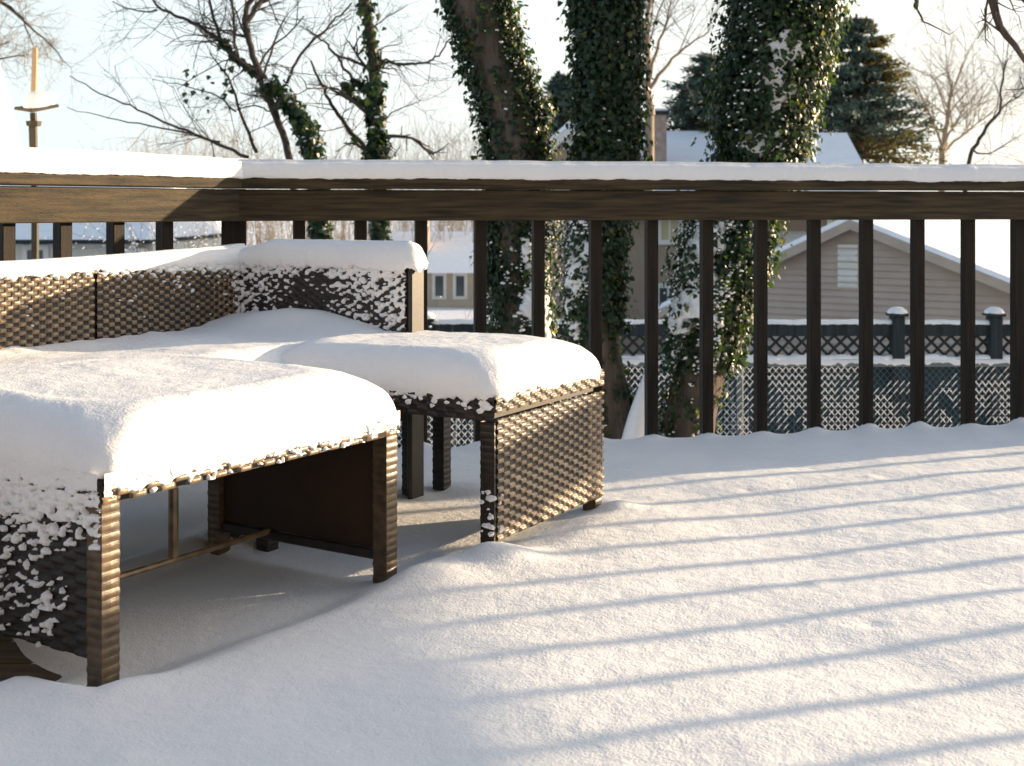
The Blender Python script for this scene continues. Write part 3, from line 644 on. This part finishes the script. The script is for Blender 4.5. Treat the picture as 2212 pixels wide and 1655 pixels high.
def bare_tree(label,base_px,d,main,mat_,r0,ntw=30,L=1.,depth=3,zb=None,cat='tree',rmin=.003,name='bare_tree'):
    base=P(*base_px,d); base[2]=-1.9-.012*min(d,60) if zb is None else zb; org=tuple(base); t=thing(name,label,cat,org); b=MB(); tw=MB()
    for k,pl in enumerate(main):
        pl2=list(pl)
        pts,rad=limb(b,pl2,d+rng.uniform(-.3,.3)*(k>0),r0*(1 if k==0 else .5),r0*(.35 if k==0 else .12),6); limb_twigs(tw,pts[len(pts)//3:],rad[len(pts)//3:],ntw if k else ntw//2,L,depth,.55,.35,rmin=rmin)
    low=P(main[0][0][0],main[0][0][1],d)
    b.tube([np.array([low[0],low[1],base[2]]),low],[r0*1.25,r0],6)
    shift(b,org).build('trunk',mat_,t,smooth=True); tag(shift(tw,org).build('twigs',mat_,t),kind='stuff')
bare_tree('sunlit tan bare tree rising above the chimney beside the middle ivy trunk',(1403,300),24,[[(1403,250),(1398,200),(1400,150),(1398,60),(1402,-20)],[(1400,215),(1385,170),(1370,120),(1365,40)],[(1404,190),(1430,150),(1480,100),(1530,70)],[(1401,170),(1412,120),(1440,50),(1450,-10)]],'barktan',.085,16,1.2,3,rmin=.006)
bare_tree('pale bare shrubby tree fanning upward on the horizon, right of the big conifer',(2040,340),38,[[(2035,340),(2042,290),(2050,230),(2056,180)],[(2037,320),(2020,270),(2000,220)],[(2037,320),(2060,270),(2095,220)],[(2037,330),(2080,290),(2130,255)]],'twigtan',.10,20,2.2,3,rmin=.010)
bare_tree('thin bare tree with a bent stem at the right edge of the sky',(2090,420),16,[[(2085,380),(2100,320),(2130,275),(2160,245),(2165,180),(2175,130)],[(2150,255),(2185,215),(2230,190)],[(2100,320),(2130,340),(2190,300)]],'barkthin',.03,16,.7,3,rmin=.003)
# overhanging branches
def overhang():
    d=6.; org=P(2700,0,13.); org[2]=-1.85
    t=thing('overhanging_tree','dark bare branch hanging into the top right corner of the sky','tree',tuple(org)); b=MB(); tw=MB()
    b.tube([org,P(2690,300,13.),P(2640,-450,13.),P(2640,-1200,13.)],[.2,.17,.13,.09],10); b.tube([P(2640,-450,13.),P(2640,-380,9.),P(2640,-250,6.)],[.10,.08,.055],8)
    p0,q0=limb(b,[(2640,-250),(2400,-330),(2200,-180),(2140,-60),(2139,0),(2150,40),(2165,72),(2190,100),(2215,125),(2240,190)],d,.030,.010,7)
    p1,q1=limb(b,[(2200,-180),(2080,-120),(1990,-60),(1974,0),(1984,35),(1996,50),(2020,60),(2050,72)],d,.009,.0025,5)
    p2,q2=limb(b,[(2160,-160),(2185,-40),(2212,10),(2260,60)],d,.012,.005,5)
    limb_twigs(tw,p0[16:],q0[16:],9,.22,3); limb_twigs(tw,p1[14:],q1[14:],16,.06,2)
    iv=MB(); ivy_on(iv,None,p1[14:-6],q1[14:-6],60,.012,.02)
    o=tuple(org); shift(b,o).build('trunk','bark',t,smooth=True); tag(shift(tw,o).build('twigs','barkthin',t),kind='stuff'); tag(shift(iv,o).build('leaves','ivy',t),kind='stuff')
overhang()
def tree_topleft():
    d=16.; org=P(-260,500,d); org[2]=-1.9; t=thing('overhanging_tree','faint fine twigs drooping into the top left corner above the feeder','tree',tuple(org)); b=MB(); tw=MB(); o=tuple(org)
    b.tube([org,P(-260,300,d),P(-200,-60,d)],[.2,.17,.1],8)
    for pl in ([(-200,-60),(-60,-20),(20,8),(45,35),(65,75),(75,110)],[(-120,-40),(20,10),(60,60),(110,90),(150,150)],[(-230,180),(-60,150),(0,125),(60,118)],[(-230,120),(-60,110),(0,100),(20,90)]):
        p,q=limb(b,pl,d,.022,.004,4); limb_twigs(tw,p[len(p)//2:],q[len(p)//2:],26,.45,3,rmin=.003)
    shift(b,o).build('trunk','barkthin',t,smooth=True); tag(shift(tw,o).build('twigs','twigtan',t),kind='stuff')
tree_topleft()
# conifers
def conifer(label,px,d,top,bot,prof,n,mats=('conifer','conifer2'),leaf=.16,name='conifer',ground=-2.4,seed=0,lean=0):
    base=P(px,bot,d); org=(base[0],base[1],ground); t=thing(name,label,'tree',org)
    zt=P(px,top,d)[2]; zb=P(px,bot,d)[2]; b=MB(); b.tube([(base[0],base[1],ground),(base[0],base[1],zb),(base[0]+lean,base[1],zt)],[.22,.17,.03],8)
    br=MB(); A=MB(); s=F/d
    nb=int(n/70)
    for k in range(nb):
        f=rng.random()**.85   # 0 bottom
        tier=9; f=min(1,(math.floor(f*tier)+abs(rng.normal(0,.28)))/tier); z=zb+(zt-zb)*f; a=rng.uniform(-math.pi,math.pi); L=np.interp(f,[q[0] for q in prof],[q[1] for q in prof])/s*rng.uniform(.55,1.08)*(1+.25*nz(a*1.5,z,seed))
        st=np.array([base[0]+lean*f,base[1],z]); dr=np.array([math.cos(a),math.sin(a),rng.uniform(-.05,.35)]); dr/=np.linalg.norm(dr)
        tip=st+dr*L; b.tube([st,tip],[.025,.006],3,cap=False)
        m=rng.integers(35,70); 
        mi=1 if nz(a*1.2,z*.8,seed+4)+.35*math.cos(a)>.22 else 0  # olive by noise, biased sunward: warm light painted into needle colour
        for q in range(m):
            g=rng.random()**.55; c=st+dr*L*g+rng.normal(0,.10,3)*np.array([1,1,.55])*(.4+L*.22)-np.array([0,0,.12*g*g*L]); nn=rng.normal(0,1,3)+np.array([0,0,.8]); nn/=np.linalg.norm(nn)
            v=dr+rng.normal(0,.6,3); v-=nn*np.dot(v,nn); v/=np.linalg.norm(v)+1e-9; w_=np.cross(nn,v); r=leaf*rng.uniform(.4,1.)
            A.add([c-v*r*.5,c+w_*r*.22,c+v*r,c-w_*r*.22],[(0,1,2,3)],mi)
    shift(b,org).build('trunk','bark',t); o=shift(A,org).build('crown',list(mats),t)
conifer('large layered conifer with boughs painted olive toward the sun, right of the widest ivy trunk',1850,30,30,345,[(0,215),(.1,200),(.25,165),(.45,110),(.7,90),(.88,50),(1,6)],30000,seed=1,leaf=.15)
conifer('dark bushy evergreen between the chimney and the widest ivy trunk',1535,32,115,320,[(0,125),(.3,130),(.6,95),(.85,50),(1,15)],20000,seed=2,leaf=.15)
conifer('dark evergreen seen in the gap between the left and middle ivy trunks',1215,31,160,300,[(0,60),(.4,58),(.8,32),(1,8)],9000,seed=3,leaf=.15)

# far thicket: brown twiggy wood on the horizon (cannot be counted)
def thicket(name,x0,x1,d0,d1,ytop,n,mat_,kr=.012,snowm=False,zg=-2.45,wid=1.):
    b=MB()
    for k in range(n):
        d=rng.uniform(d0,d1); px=rng.uniform(x0,x1); top=ytop(px)+abs(rng.normal(0,28)); p=P(px,450,d); p[2]=zg; tp=P(px+rng.normal(0,30)*wid,top,d)
        H=tp[2]-zg; k_=6; pts=[p+(tp-p)*i/k_+rng.normal(0,.05*H/4,3)*(i>0) for i in range(k_+1)]
        b.tube(pts,list(np.linspace(kr*1.6,kr*.35,k_+1)),3,cap=False)
        for j in range(9):
            i=rng.integers(2,k_+1); v=rng.normal(0,.5,3)+np.array([0,0,.7]); e=pts[i]+v*H*.16; mm=(pts[i]+e)/2+rng.normal(0,.03*H/4,3); b.tube([pts[i],mm,e],[kr*.6,kr*.5,kr*.25],3,cap=False)
    return tag(b.build(name,mat_),'dense brown leafless thicket along the horizon' if name=='thicket' else None,'thicket' if name=='thicket' else None,kind='stuff')
thicket('thicket',230,1060,44,62,lambda x:312-14*math.sin((x-250)/90.)+(30 if x<300 else 0),480,'twigtan',.013)
b=MB()

# near shrubs seen through the pickets on the left
def shrub(label,px,d,py,h,wpx,mat_,n,snowy=0,name='bare_shrub',rm=.004,zg=None):
    base=P(px,py,d); 
    if zg is not None: base[2]=zg
    org=tuple(base); t=thing(name,label,'shrub',org); b=MB(); S=MB()
    for k in range(n):
        v=np.array([rng.normal(0,wpx/F*d/h*.6),rng.normal(0,.25),1.]); v/=np.linalg.norm(v); st=base+np.array([rng.normal(0,.1),rng.normal(0,.1),0])
        twigs(b,st,v,h*rng.uniform(.5,.9),rm*2,4,0,.5)
    shift(b,org); o=b.build('twigs',mat_,t)
    if snowy:
        idx=rng.choice(len(b.v),min(snowy,len(b.v)),replace=False); pts=[np.array(b.v[i])+np.array([0,0,.01]) for i in idx]
        flecks(S,pts,[np.array([-.2,-.4,1.])]*len(pts),.022); tag(S.build('twig_snow','snow',t),kind='stuff')
    tag(o,kind='stuff'); return t
shrub('bushy snow-laden shrub seen through the railing just left of the corner post',415,17,760,2.4,110,'barkthin',16,2600,zg=-1.95,rm=.007)
shrub('bare brown shrub seen through the railing just right of the corner post',600,20,700,2.6,100,'twigtan',14,200,zg=-2.0,rm=.007)
shrub('tangled brown shrub flecked with snow, seen above the sofa back',740,13,760,1.7,90,'twigtan',12,500,zg=-1.9,rm=.005)
shrub('sparse upright sapling clump in the gap right of the sofa back',985,12,740,2.0,60,'twigtan',7,60,zg=-1.9,rm=.004)

# ------------------------------------------------------------------ buildings
def wallbox(b,o,g,L,n,D,z0,z1,mi=0):
    o=np.array(o,float); g=np.array(g); n=np.array(n)
    b.prism([(*(o),z0),(*(o+g*L),z0),(*(o+g*L+n*D),z0),(*(o+n*D),z0)][::-1],(0,0,z1-z0),mi)
def siding(name,poly_fn,o,g,n,W,z0,z1,mat_,parent,step=.105,out=.04):
    # clapboards: one mesh of bevelled courses, clipped by poly_fn(z)->(s0,s1)
    b=MB(); z=z0; o=np.array(o);g=np.array(g);n=np.array(n)
    while z<z1-.01:
        zz=min(z+step,z1); a0,a1=poly_fn(z); c0,c1=poly_fn(zz)
        if a1-a0>.05:
            q=lambda s,e,zv:(*(o+g*s-n*e),zv)
            b.add([q(a0,out,z),q(a1,out,z),q(c1,0.001,zz),q(c0,0.001,zz),q(a0,0,z),q(a1,0,z)],[(0,1,2,3),(4,5,1,0)])
        z+=step
    return b.build(name,mat_,parent)
# garage
def garage():
    pk=P(1850,484,20.); g=np.array([.80,-.60]); n=np.array([.60,.80]); zp=pk[2]; PL,PR=.455,.375; W=3.1; z0=-2.2
    org=(pk[0],pk[1],z0); t=thing('garage','low grey clapboard garage with louvred gable vent and sunlit snow roof, behind the fence','garage',org)
    o=np.array([0,0]); Z=lambda z:z-z0
    b=MB(); zl=zp-PL*W; zr_=zp-PR*W
    fr=[(*(g*-W),0),(*(g*W),0),(*(g*W),Z(zr_)),(0,0,Z(zp)),(*(g*-W),Z(zl))]
    b.prism([np.array(p) for p in fr][::-1],(*(n*12),0)); b.build('wall','siding',t)
    fn=lambda z:(-min(W,(Z(zp)-z)/PL),min(W,(Z(zp)-z)/PR))
    siding('clapboards',fn,-n*.004,g,n,W,0,Z(zp),'siding',t)
    for s in (-1,1):
        pit=PL if s<0 else PR; ov=.28; a=np.array([0,0,Z(zp)+.02]); e=np.array([*(g*s*(W+ov)),Z(zp)-pit*(W+ov)+.02]); nn=np.array([*n,0])
        b=MB(); b.prism([a-nn*.25,e-nn*.25,e-nn*.25+(0,0,.05),a-nn*.25+(0,0,.05)] if s>0 else [e-nn*.25,a-nn*.25,a-nn*.25+(0,0,.05),e-nn*.25+(0,0,.05)],nn*12.5); b.build('roof','fence',t)
        b=MB(); q=[a-nn*.27+(0,0,.05),e-nn*.27+(0,0,.05),e-nn*.27+(0,0,.13),a-nn*.27+(0,0,.13)]; b.prism(q if s>0 else q[::-1],nn*12.52); b.build('roof_snow','snowroof',t)
        b=MB(); q=[a-nn*.27+(0,0,-.10),e-nn*.27+(0,0,-.10),e-nn*.27+(0,0,.045),a-nn*.27+(0,0,.045)]; b.prism(q if s>0 else q[::-1],nn*.05); b.build('rake_board','soffit',t)
    v=MB(); vx=-.13; 
    c=g*vx
    for k in range(8):
        z=Z(zp)-.95+k*.075; v.add([(*(c-g*.13-n*.05),z),(*(c+g*.13-n*.05),z),(*(c+g*.13-n*.02),z+.065),(*(c-g*.13-n*.02),z+.065)],[(0,1,2,3)])
    v.prism([(*(c-g*.16-n*.035),Z(zp)-.98),(*(c+g*.16-n*.035),Z(zp)-.98),(*(c+g*.16-n*.035),Z(zp)-.32),(*(c-g*.16-n*.035),Z(zp)-.32)][::-1],(*(n*.02),0)); v.build('vent','trim',t)
garage()
def window(parent,org,px0,px1,py0,py1,d,frame='trim',glass='glasswarm',bars=1):
    a=P(px0,py0,d); c=P(px1,py1,d); x0,x1=a[0]-org[0],c[0]-org[0]; z1,z0=a[2]-org[2],c[2]-org[2]; y=d-org[1]
    b=MB(); w_=.10
    b.box(x0-w_,x0,y-.05,y+.02,z0-w_,z1+w_); b.box(x1,x1+w_,y-.05,y+.02,z0-w_,z1+w_); b.box(x0,x1,y-.05,y+.02,z1,z1+w_); b.box(x0,x1,y-.07,y+.02,z0-w_,z0)
    if bars: b.box((x0+x1)/2-.02,(x0+x1)/2+.02,y-.03,y+.02,z0,z1)
    f=b.build('window',frame,parent); g=MB(); g.box(x0,x1,y-.015,y+.01,z0,z1); g.build('pane',glass,f)
def house():
    d=27.; z0=-2.3; org=(P(1500,450,d)[0],d,z0); t=thing('house','long taupe house with snowy roof, chimney and white trimmed windows, behind the garage','house',org)
    X=lambda px,dd=d: P(px,450,dd)[0]-org[0]; Z=lambda py,dd=d: P(0,py,dd)[2]-z0
    b=MB(); b.box(X(1200),X(1880),.0,8,0,Z(455)); b.build('wall','taupe',t)
    # main roof: ridge parallel to the picture, front slope under snow
    ze=Z(455); zr=Z(292,31); 
    b=MB(); x0,x1=X(1195),X(1590,31); b.prism([(x0,-.4,ze-.1),(x0,8.4,ze-.1),(x0,4,zr)],(x1-x0,0,0)); b.build('roof','fence',t)
    b=MB(); b.prism([(x0-.05,-.45,ze-.05),(x0-.05,4,zr+.10),(x0-.05,4,zr+.01),(x0-.05,-.45,ze-.16)][::-1],(x1-x0+.1,0,0)); b.build('roof_snow','snowroof',t)
    # skylight hatch / dark patch on slope
    # chimney
    b=MB(); b.box(X(1404,28.6),X(1440,28.6),1.6,2.3,ze,Z(248,28.6)); b.build('chimney','brick',t)
    b=MB(); b.box(X(1399,28.6),X(1445,28.6),1.52,2.38,Z(248,28.6),Z(240,28.6)); b.build('chimney_cap','fence',t)
    b=MB(); b.box(X(1402,28.6),X(1442,28.6),1.55,2.35,Z(240,28.6)+.003,Z(234,28.6),bev=.02); b.build('chimney_snow','snowfar',t)
    # front cross gable on the left
    pkx=X(1232); zp=Z(272); w_=X(1232)-X(1168); zb=zp-.92*w_
    b=MB(); b.prism([(pkx-w_,-.30,0),(pkx+w_,-.30,0),(pkx+w_,-.30,zb),(pkx,-.30,zp-.05),(pkx-w_,-.30,zb)][::-1],(0,4,0)); b.build('gable','taupe',t)
    for s in (-1,1):
        q=[(pkx,-.45,zp),(pkx+s*(w_+.2),-.45,zp-.92*(w_+.2)),(pkx+s*(w_+.2),-.45,zp-.92*(w_+.2)-.18),(pkx,-.45,zp-.18)]
        b=MB(); b.prism(q if s<0 else q[::-1],(0,.14,0)); b.build('rake_board','trim',t)
        q=[(pkx,-.47,zp+.12),(pkx+s*(w_+.22),-.47,zp-.92*(w_+.22)+.12),(pkx+s*(w_+.22),-.47,zp-.92*(w_+.22)+.01),(pkx,-.47,zp+.01)]
        b=MB(); b.prism(q if s<0 else q[::-1],(0,4.2,0)); b.build('roof_snow','snowroof',t)
    v=MB(); vx0,vx1,vz0,vz1=X(1215),X(1237),Z(325),Z(292)
    v.box(vx0,vx1,-.34,-.305,vz0,vz1)
    for k in range(7): z=vz0+.03+k*(vz1-vz0-.04)/7; v.box(vx0+.03,vx1-.03,-.37,-.345,z,z+.02)
    v.build('vent','trim',t)
    # right gable end block
    x0,x1=X(1600),X(1838); zr=Z(282); ze2=Z(420)
    b=MB(); b.prism([(x1,-1.6,ze2-.25),(x1,3.2,ze2-.25),(x1,3.2,ze2),(x1,.8,zr-.12),(x1,-1.6,ze2)][::-1],(x0-x1,0,0)); b.build('end_gable','yellowwall',t)
    q=[(x1+.12,-1.75,ze2-.05),(x1+.12,.8,zr),(x1+.12,.8,zr-.13),(x1+.12,-1.75,ze2-.2)]
    b=MB(); b.prism(q[::-1],(x0-x1-.12,0,0)); b.build('roof_snow','snowroof',t)
    q=[(x1+.12,3.35,ze2-.05),(x1+.12,.8,zr),(x1+.12,.8,zr-.13),(x1+.12,3.35,ze2-.2)]
    b=MB(); b.prism(q,(x0-x1-.12,0,0)); b.build('roof_snow','snowroof',t)
    b=MB(); b.prism([(x1+.135,-1.7,ze2-.38),(x1+.135,.8,zr-.30),(x1+.135,.8,zr-.14),(x1+.135,-1.7,ze2-.22)],(.03,0,0)); b.build('rake_board','trim',t)
    window(t,org,1428,1464,470,518,d); window(t,org,1424,1462,622,668,d,glass='glassdark'); window(t,org,1796,1826,455,498,d); window(t,org,1228,1262,560,610,d)
    b=MB(); b.box(X(1491),X(1502),-.12,-.02,Z(540),Z(455)); b.build('downspout','trim',t)
    # lean-to roof below, white wedge left of the garage
    b=MB(); b.prism([(X(1640),-1.6,Z(560)),(X(1640),0,Z(500)),(X(1640),0,Z(560))],(X(1740)-X(1640),0,0)); b.build('porch_roof','snowroof',t)
    b=MB(); b.box(X(1655),X(1730),-1.4,-.01,0,Z(562)); b.build('porch','taupe',t)
house()
def low_house():
    d=25.; z0=-2.2; org=(P(160,450,d)[0],d,z0); t=thing('low_house','low pale house with a broad snow-covered roof, seen through the left pickets','house',org)
    X=lambda px: P(px,450,d)[0]-org[0]; Z=lambda py,dd=d: P(0,py,dd)[2]-z0
    b=MB(); b.box(X(-420),X(330),0,7,0,Z(522)); b.build('wall','whitewall',t)
    b=MB(); ze=Z(526); b.prism([(X(-450),-.4,ze),(X(335),-.4,ze),(X(335),7.4,ze),(X(-450),7.4,ze)],(0,0,.08)); b.build('eave','fence',t)
    rx0,rx1=X(60),X(280); zr=Z(336,28.5)
    b=MB(); a=[(X(-450),-.42,ze+.083),(X(336),-.42,ze+.083),(X(336),7.42,ze+.083),(X(-450),7.42,ze+.083),(X(150),3.5,zr),(X(210),3.5,zr)]
    b.add(a,[(0,1,5,4),(1,2,5),(2,3,4,5),(3,0,4),(3,2,1,0)]); b.build('roof_snow','snowroof',t)
    b=MB(); b.box(X(285),X(322),-.5,-.02,Z(575),Z(535),bev=.05); b.build('wall_unit','trim',t)
    window(t,org,60,95,540,600,d,glass='glassdark'); 
low_house()
def yellow_house():
    d=42.; z0=-2.9; org=(P(960,450,d)[0],d,z0); t=thing('distant_house','distant ochre-walled house with snowy roof in the gap right of the sofa back','house',org)
    X=lambda px: P(px,450,d)[0]-org[0]; Z=lambda py,dd=d: P(0,py,dd)[2]-z0
    b=MB(); b.box(X(790),X(1190),0,7,0,Z(582)); b.build('wall','yellowwall',t)
    b=MB(); q=[(X(780),-.6,Z(588)),(X(780),3.5,Z(500,45.5)),(X(780),7.6,Z(588))]; b.prism(q[::-1],(X(1200)-X(780),0,0)); b.build('roof_snow','snowroof',t)
    for a in (940,985,1030,1160): window(t,org,a,a+18,596,640,d,glass='glassdark',bars=0)
    b=MB(); b.box(X(900),X(918),1.5,2.4,Z(560),Z(478)); b.build('chimney','brick',t)
yellow_house()
def far_house():
    d=70.; z0=-3.; org=(P(905,450,d)[0],d,z0); t=thing('distant_house','faint far house with a pale snowy roof above the ochre house','house',org)
    X=lambda px: P(px,450,d)[0]-org[0]; Z=lambda py,dd=d: P(0,py,dd)[2]-z0
    b=MB(); b.box(X(860),X(1060),0,8,0,Z(515)); b.build('wall','whitewall',t)
    b=MB(); q=[(X(850),-.8,Z(518)),(X(850),4,Z(470,74)),(X(850),8.8,Z(518))]; b.prism(q[::-1],(X(1070)-X(850),0,0)); b.build('roof_snow','snowroof',t)
far_house()

# ------------------------------------------------------------------ lattice-topped wooden fence
def lattice_fence():
    d=11.8; z0=-1.95; x0=P(820,450,d)[0]; x1=P(2700,450,d)[0]; org=(P(1700,450,d)[0],d,z0)
    t=thing('lattice_fence','dark board fence with a lattice top and snow-capped square posts, behind the chain-link','fence',org)
    Z=lambda py: P(0,py,d)[2]-z0; a,c=x0-org[0],x1-org[0]
    b=MB(); x=a
    while x<c: b.box(x,x+.135,.0,.02,0,Z(790)); x+=.14
    b.build('boards','fencedark',t)
    b=MB(); b.box(a,c,-.03,.04,Z(726),Z(699),bev=.004); b.build('top_rail','fence',t)
    b=MB(); b.box(a,c,-.03,.05,Z(797),Z(779),bev=.004); b.build('middle_rail','fence',t)
    s_=pillow(c-a,.09,Z(699),Z(691),rx=.03,rz=.03,corner=.02,over=.004,skirt=.004,rag=.01,seed=31,N=1500,lump=.012); s_.v=[(x+a,y-.04,z) for x,y,z in s_.v]; s_.build('rail_snow','snow',t,smooth=True)
    s_=pillow(c-a,.12,Z(779),Z(768),rx=.04,rz=.045,corner=.02,over=.01,skirt=.012,rag=.03,seed=32,N=1500,lump=.03); s_.v=[(x+a,y-.06,z) for x,y,z in s_.v]; s_.build('rail_snow','snow',t,smooth=True)
    b=MB(); h0,h1=Z(779),Z(726); H=h1-h0; st=.118; w_=.018; sl=1.0
    k=a-H
    while k<c:
        for s,yo in ((1,-.012),(-1,.002)):
            xs0=k if s>0 else k+H; xs1=k+H if s>0 else k
            b.prism([(xs0-w_,yo,h0),(xs0+w_,yo,h0),(xs1+w_,yo,h1),(xs1-w_,yo,h1)][::-1],(0,.009,0))
        k+=st
    b.build('lattice','fence',t)
    for px in (1937,2147,2330,1120,920):
        bx=P(px,450,d)[0]-org[0]; big=px in(1937,2147); h=Z(683) if big else Z(694)
        b=MB(); b.box(bx-.055,bx+.055,-.075,.06,0,h,bev=.006); b.box(bx-.08,bx+.08,-.10,.085,h+.001,h+.03,bev=.006); po=b.build('post','fence',t)
        s_=pillow(.16,.18,h+.03,h+.085,rx=.07,rz=.05,corner=.05,over=.0,skirt=.004,rag=.004,seed=px,N=40,lump=.004); s_.v=[(x+bx-.08,y-.098,z) for x,y,z in s_.v]; s_.build('post_snow','snow',po,smooth=True)
lattice_fence()
# chain link
def chain_link():
    d=9.3; z0=-1.85; x0=P(760,450,d)[0]; x1=P(2600,450,d)[0]; org=(P(1600,450,d)[0],d,z0); zt=P(0,790,d)[2]-z0; H=zt-.03
    t=thing('chain_link_fence','chain-link fence with snow-coated diamond mesh, just beyond the deck at right','fence',org)
    a,c=x0-org[0],x1-org[0]; st=.047; b=MB(); S=MB(); k=a-H
    hm=H/1.15
    while k<c:
        for s in (1,-1):
            p0=np.array([k if s>0 else k+hm,0,.03]); p1=np.array([k+hm if s>0 else k,0,zt])
            if max(p0[0],p1[0])<a or min(p0[0],p1[0])>c: continue
            b.tube([p0,p1],.0016,3,cap=False)
            # broken sleeves of snow on the wires
            n=int(H/.05)
            for j in range(n):
                f0=j/n; f1=(j+.85)/n; q0=p0+(p1-p0)*f0; q1=p0+(p1-p0)*f1
                if q0[2]<.75: continue
                m=nz(q0[0]*1.2,q0[2]*2,4)+.35*nz(q0[0]*9,q0[2]*9,s)
                if (s>0 and m>-.12) or (s<0 and m>.02): S.tube([q0+(0,-.002,.003),(q0+q1)/2+(0,-.003,.005),q1+(0,-.002,.003)],[.0016,.0034 if s>0 else .0026,.0016],4)
        k+=st
    b.build('mesh','wire',t); tag(S.build('mesh_snow','snow',t),kind='stuff')
    b=MB(); b.tube([(a,0,zt+.01),(c,0,zt+.01)],.018,8); b.build('top_rail','wire',t)
    s_=pillow(c-a,.035,zt+.02,zt+.045,rx=.015,rz=.022,corner=.01,over=.003,skirt=.006,rag=.02,seed=41,N=1400,lump=.012); s_.v=[(x+a,y-.018,z) for x,y,z in s_.v]; s_.build('rail_snow','snow',t,smooth=True)
    for px in (900,1600,2290):
        bx=P(px,450,d)[0]-org[0]; b=MB(); b.tube([(bx,.03,0),(bx,.03,zt+.05)],.024,8); b.build('post','wire',t)
chain_link()

# ------------------------------------------------------------------ feeder, canopy, cables
def feeder():
    d=8.; z0=-1.85; base=P(72,450,d); org=(base[0],base[1],z0); t=thing('bird_feeder','tilted snow-heaped tray feeder on a dark pole with a pale stake above','bird feeder',org)
    Z=lambda py: P(0,py,d)[2]-z0; X=lambda px: P(px,450,d)[0]-base[0]
    b=MB(); b.tube([(0,0,0),(X(76),0,Z(480)),(X(73),0,Z(262)),(X(72),0,Z(244))],[.024,.024,.022,.022],8); b.tube([(X(73),0,Z(272)),(X(73),0,Z(262))],[.045,.05],8); b.tube([(X(66),0,Z(318)),(X(64),0,Z(262))],.008,6); b.build('pole','pole',t)
    b=MB(); b.tube([(X(70),.03,Z(196)),(X(71),.03,Z(150)),(X(72),.03,Z(102))],[.020,.019,.018],8); b.build('stake','stake',t)
    b=MB(); b.add([(X(46),-.12,Z(240)),(X(88),-.14,Z(247)),(X(130),-.02,Z(232)),(X(95),.14,Z(226)),(X(48),-.12,Z(234)),(X(88),-.14,Z(241)),(X(129),-.02,Z(226)),(X(95),.14,Z(220))],[(3,2,1,0),(4,5,6,7),(0,1,5,4),(1,2,6,5),(2,3,7,6),(3,0,4,7)]); b.build('tray','pole',t)
    b=MB(); rows=[[(48,-.12,236),(84,-.14,242),(130,-.02,229),(95,.14,222)],[(49,-.12,229),(84,-.145,236),(131,-.02,222),(97,.14,216)],[(60,-.08,202),(85,-.10,206),(136,-.01,203),(100,.10,196)],[(66,-.05,196),(86,-.07,200),(130,0,198),(100,.07,194)]]
    V=[(X(x),y,Z(z)) for r in rows for x,y,z in r]; Fc=[(i*4+j,i*4+(j+1)%4,(i+1)*4+(j+1)%4,(i+1)*4+j) for i in range(3) for j in range(4)]+[(12,13,14,15)]
    b.add(V,Fc); o=b.build('snow_heap','snow',t,smooth=True); m=o.modifiers.new('s','SUBSURF'); m.levels=2; m.render_levels=2
feeder()
def canopy():
    d=7.5; z0=-1.85; cx=-95; base=P(cx,450,d); org=(base[0],base[1],z0); t=thing('garden_umbrella','white snow-covered dome of a closed-in garden umbrella cut by the left edge','umbrella',org)
    Z=lambda py: P(0,py,d)[2]-z0; b=MB(); n=28; prof=[(-40,0),(20,45),(80,72),(150,94),(210,110),(270,123),(322,134),(340,138),(344,132)]
    V=[];
    for py,wp in prof:
        for j in range(n): a=2*math.pi*j/n; r=wp*d/F*(1+.012*math.cos(8*a)); V.append((r*math.cos(a),r*math.sin(a),Z(py)))
    b.add(V,[((i+1)*n+j,(i+1)*n+(j+1)%n,i*n+(j+1)%n,i*n+j) for i in range(len(prof)-1) for j in range(n)]); b.build('snowy_canopy','snow',t,smooth=True)
    b=MB(); b.tube([(0,0,0),(0,0,Z(0))],.025,8); b.build('pole','pole',t)
    b=MB(); b.tube([(141*d/F*math.cos(2*math.pi*j/28),141*d/F*math.sin(2*math.pi*j/28),Z(340)) for j in range(29)],.012,5,cap=False); b.build('rim','canopy',t)
canopy()
def cable(label,a,c,sag):
    k=24; pts=[a+(c-a)*i/k-np.array([0,0,sag*4*(i/k)*(1-i/k)]) for i in range(k+1)]; org=tuple(pts[0]); b=MB(); b.tube(pts,.016,4); tag(shift(b,org).build('power_cable','cable'),label,'cable','power cables crossing the right sky')
cable('upper of two thin power cables sloping up across the right sky',P(1800,172,29),P(2400,-10,24),.25)
cable('lower of two thin power cables, crossing the sky beside the pale bare tree',P(1900,182,31),P(2420,70,26),.2)
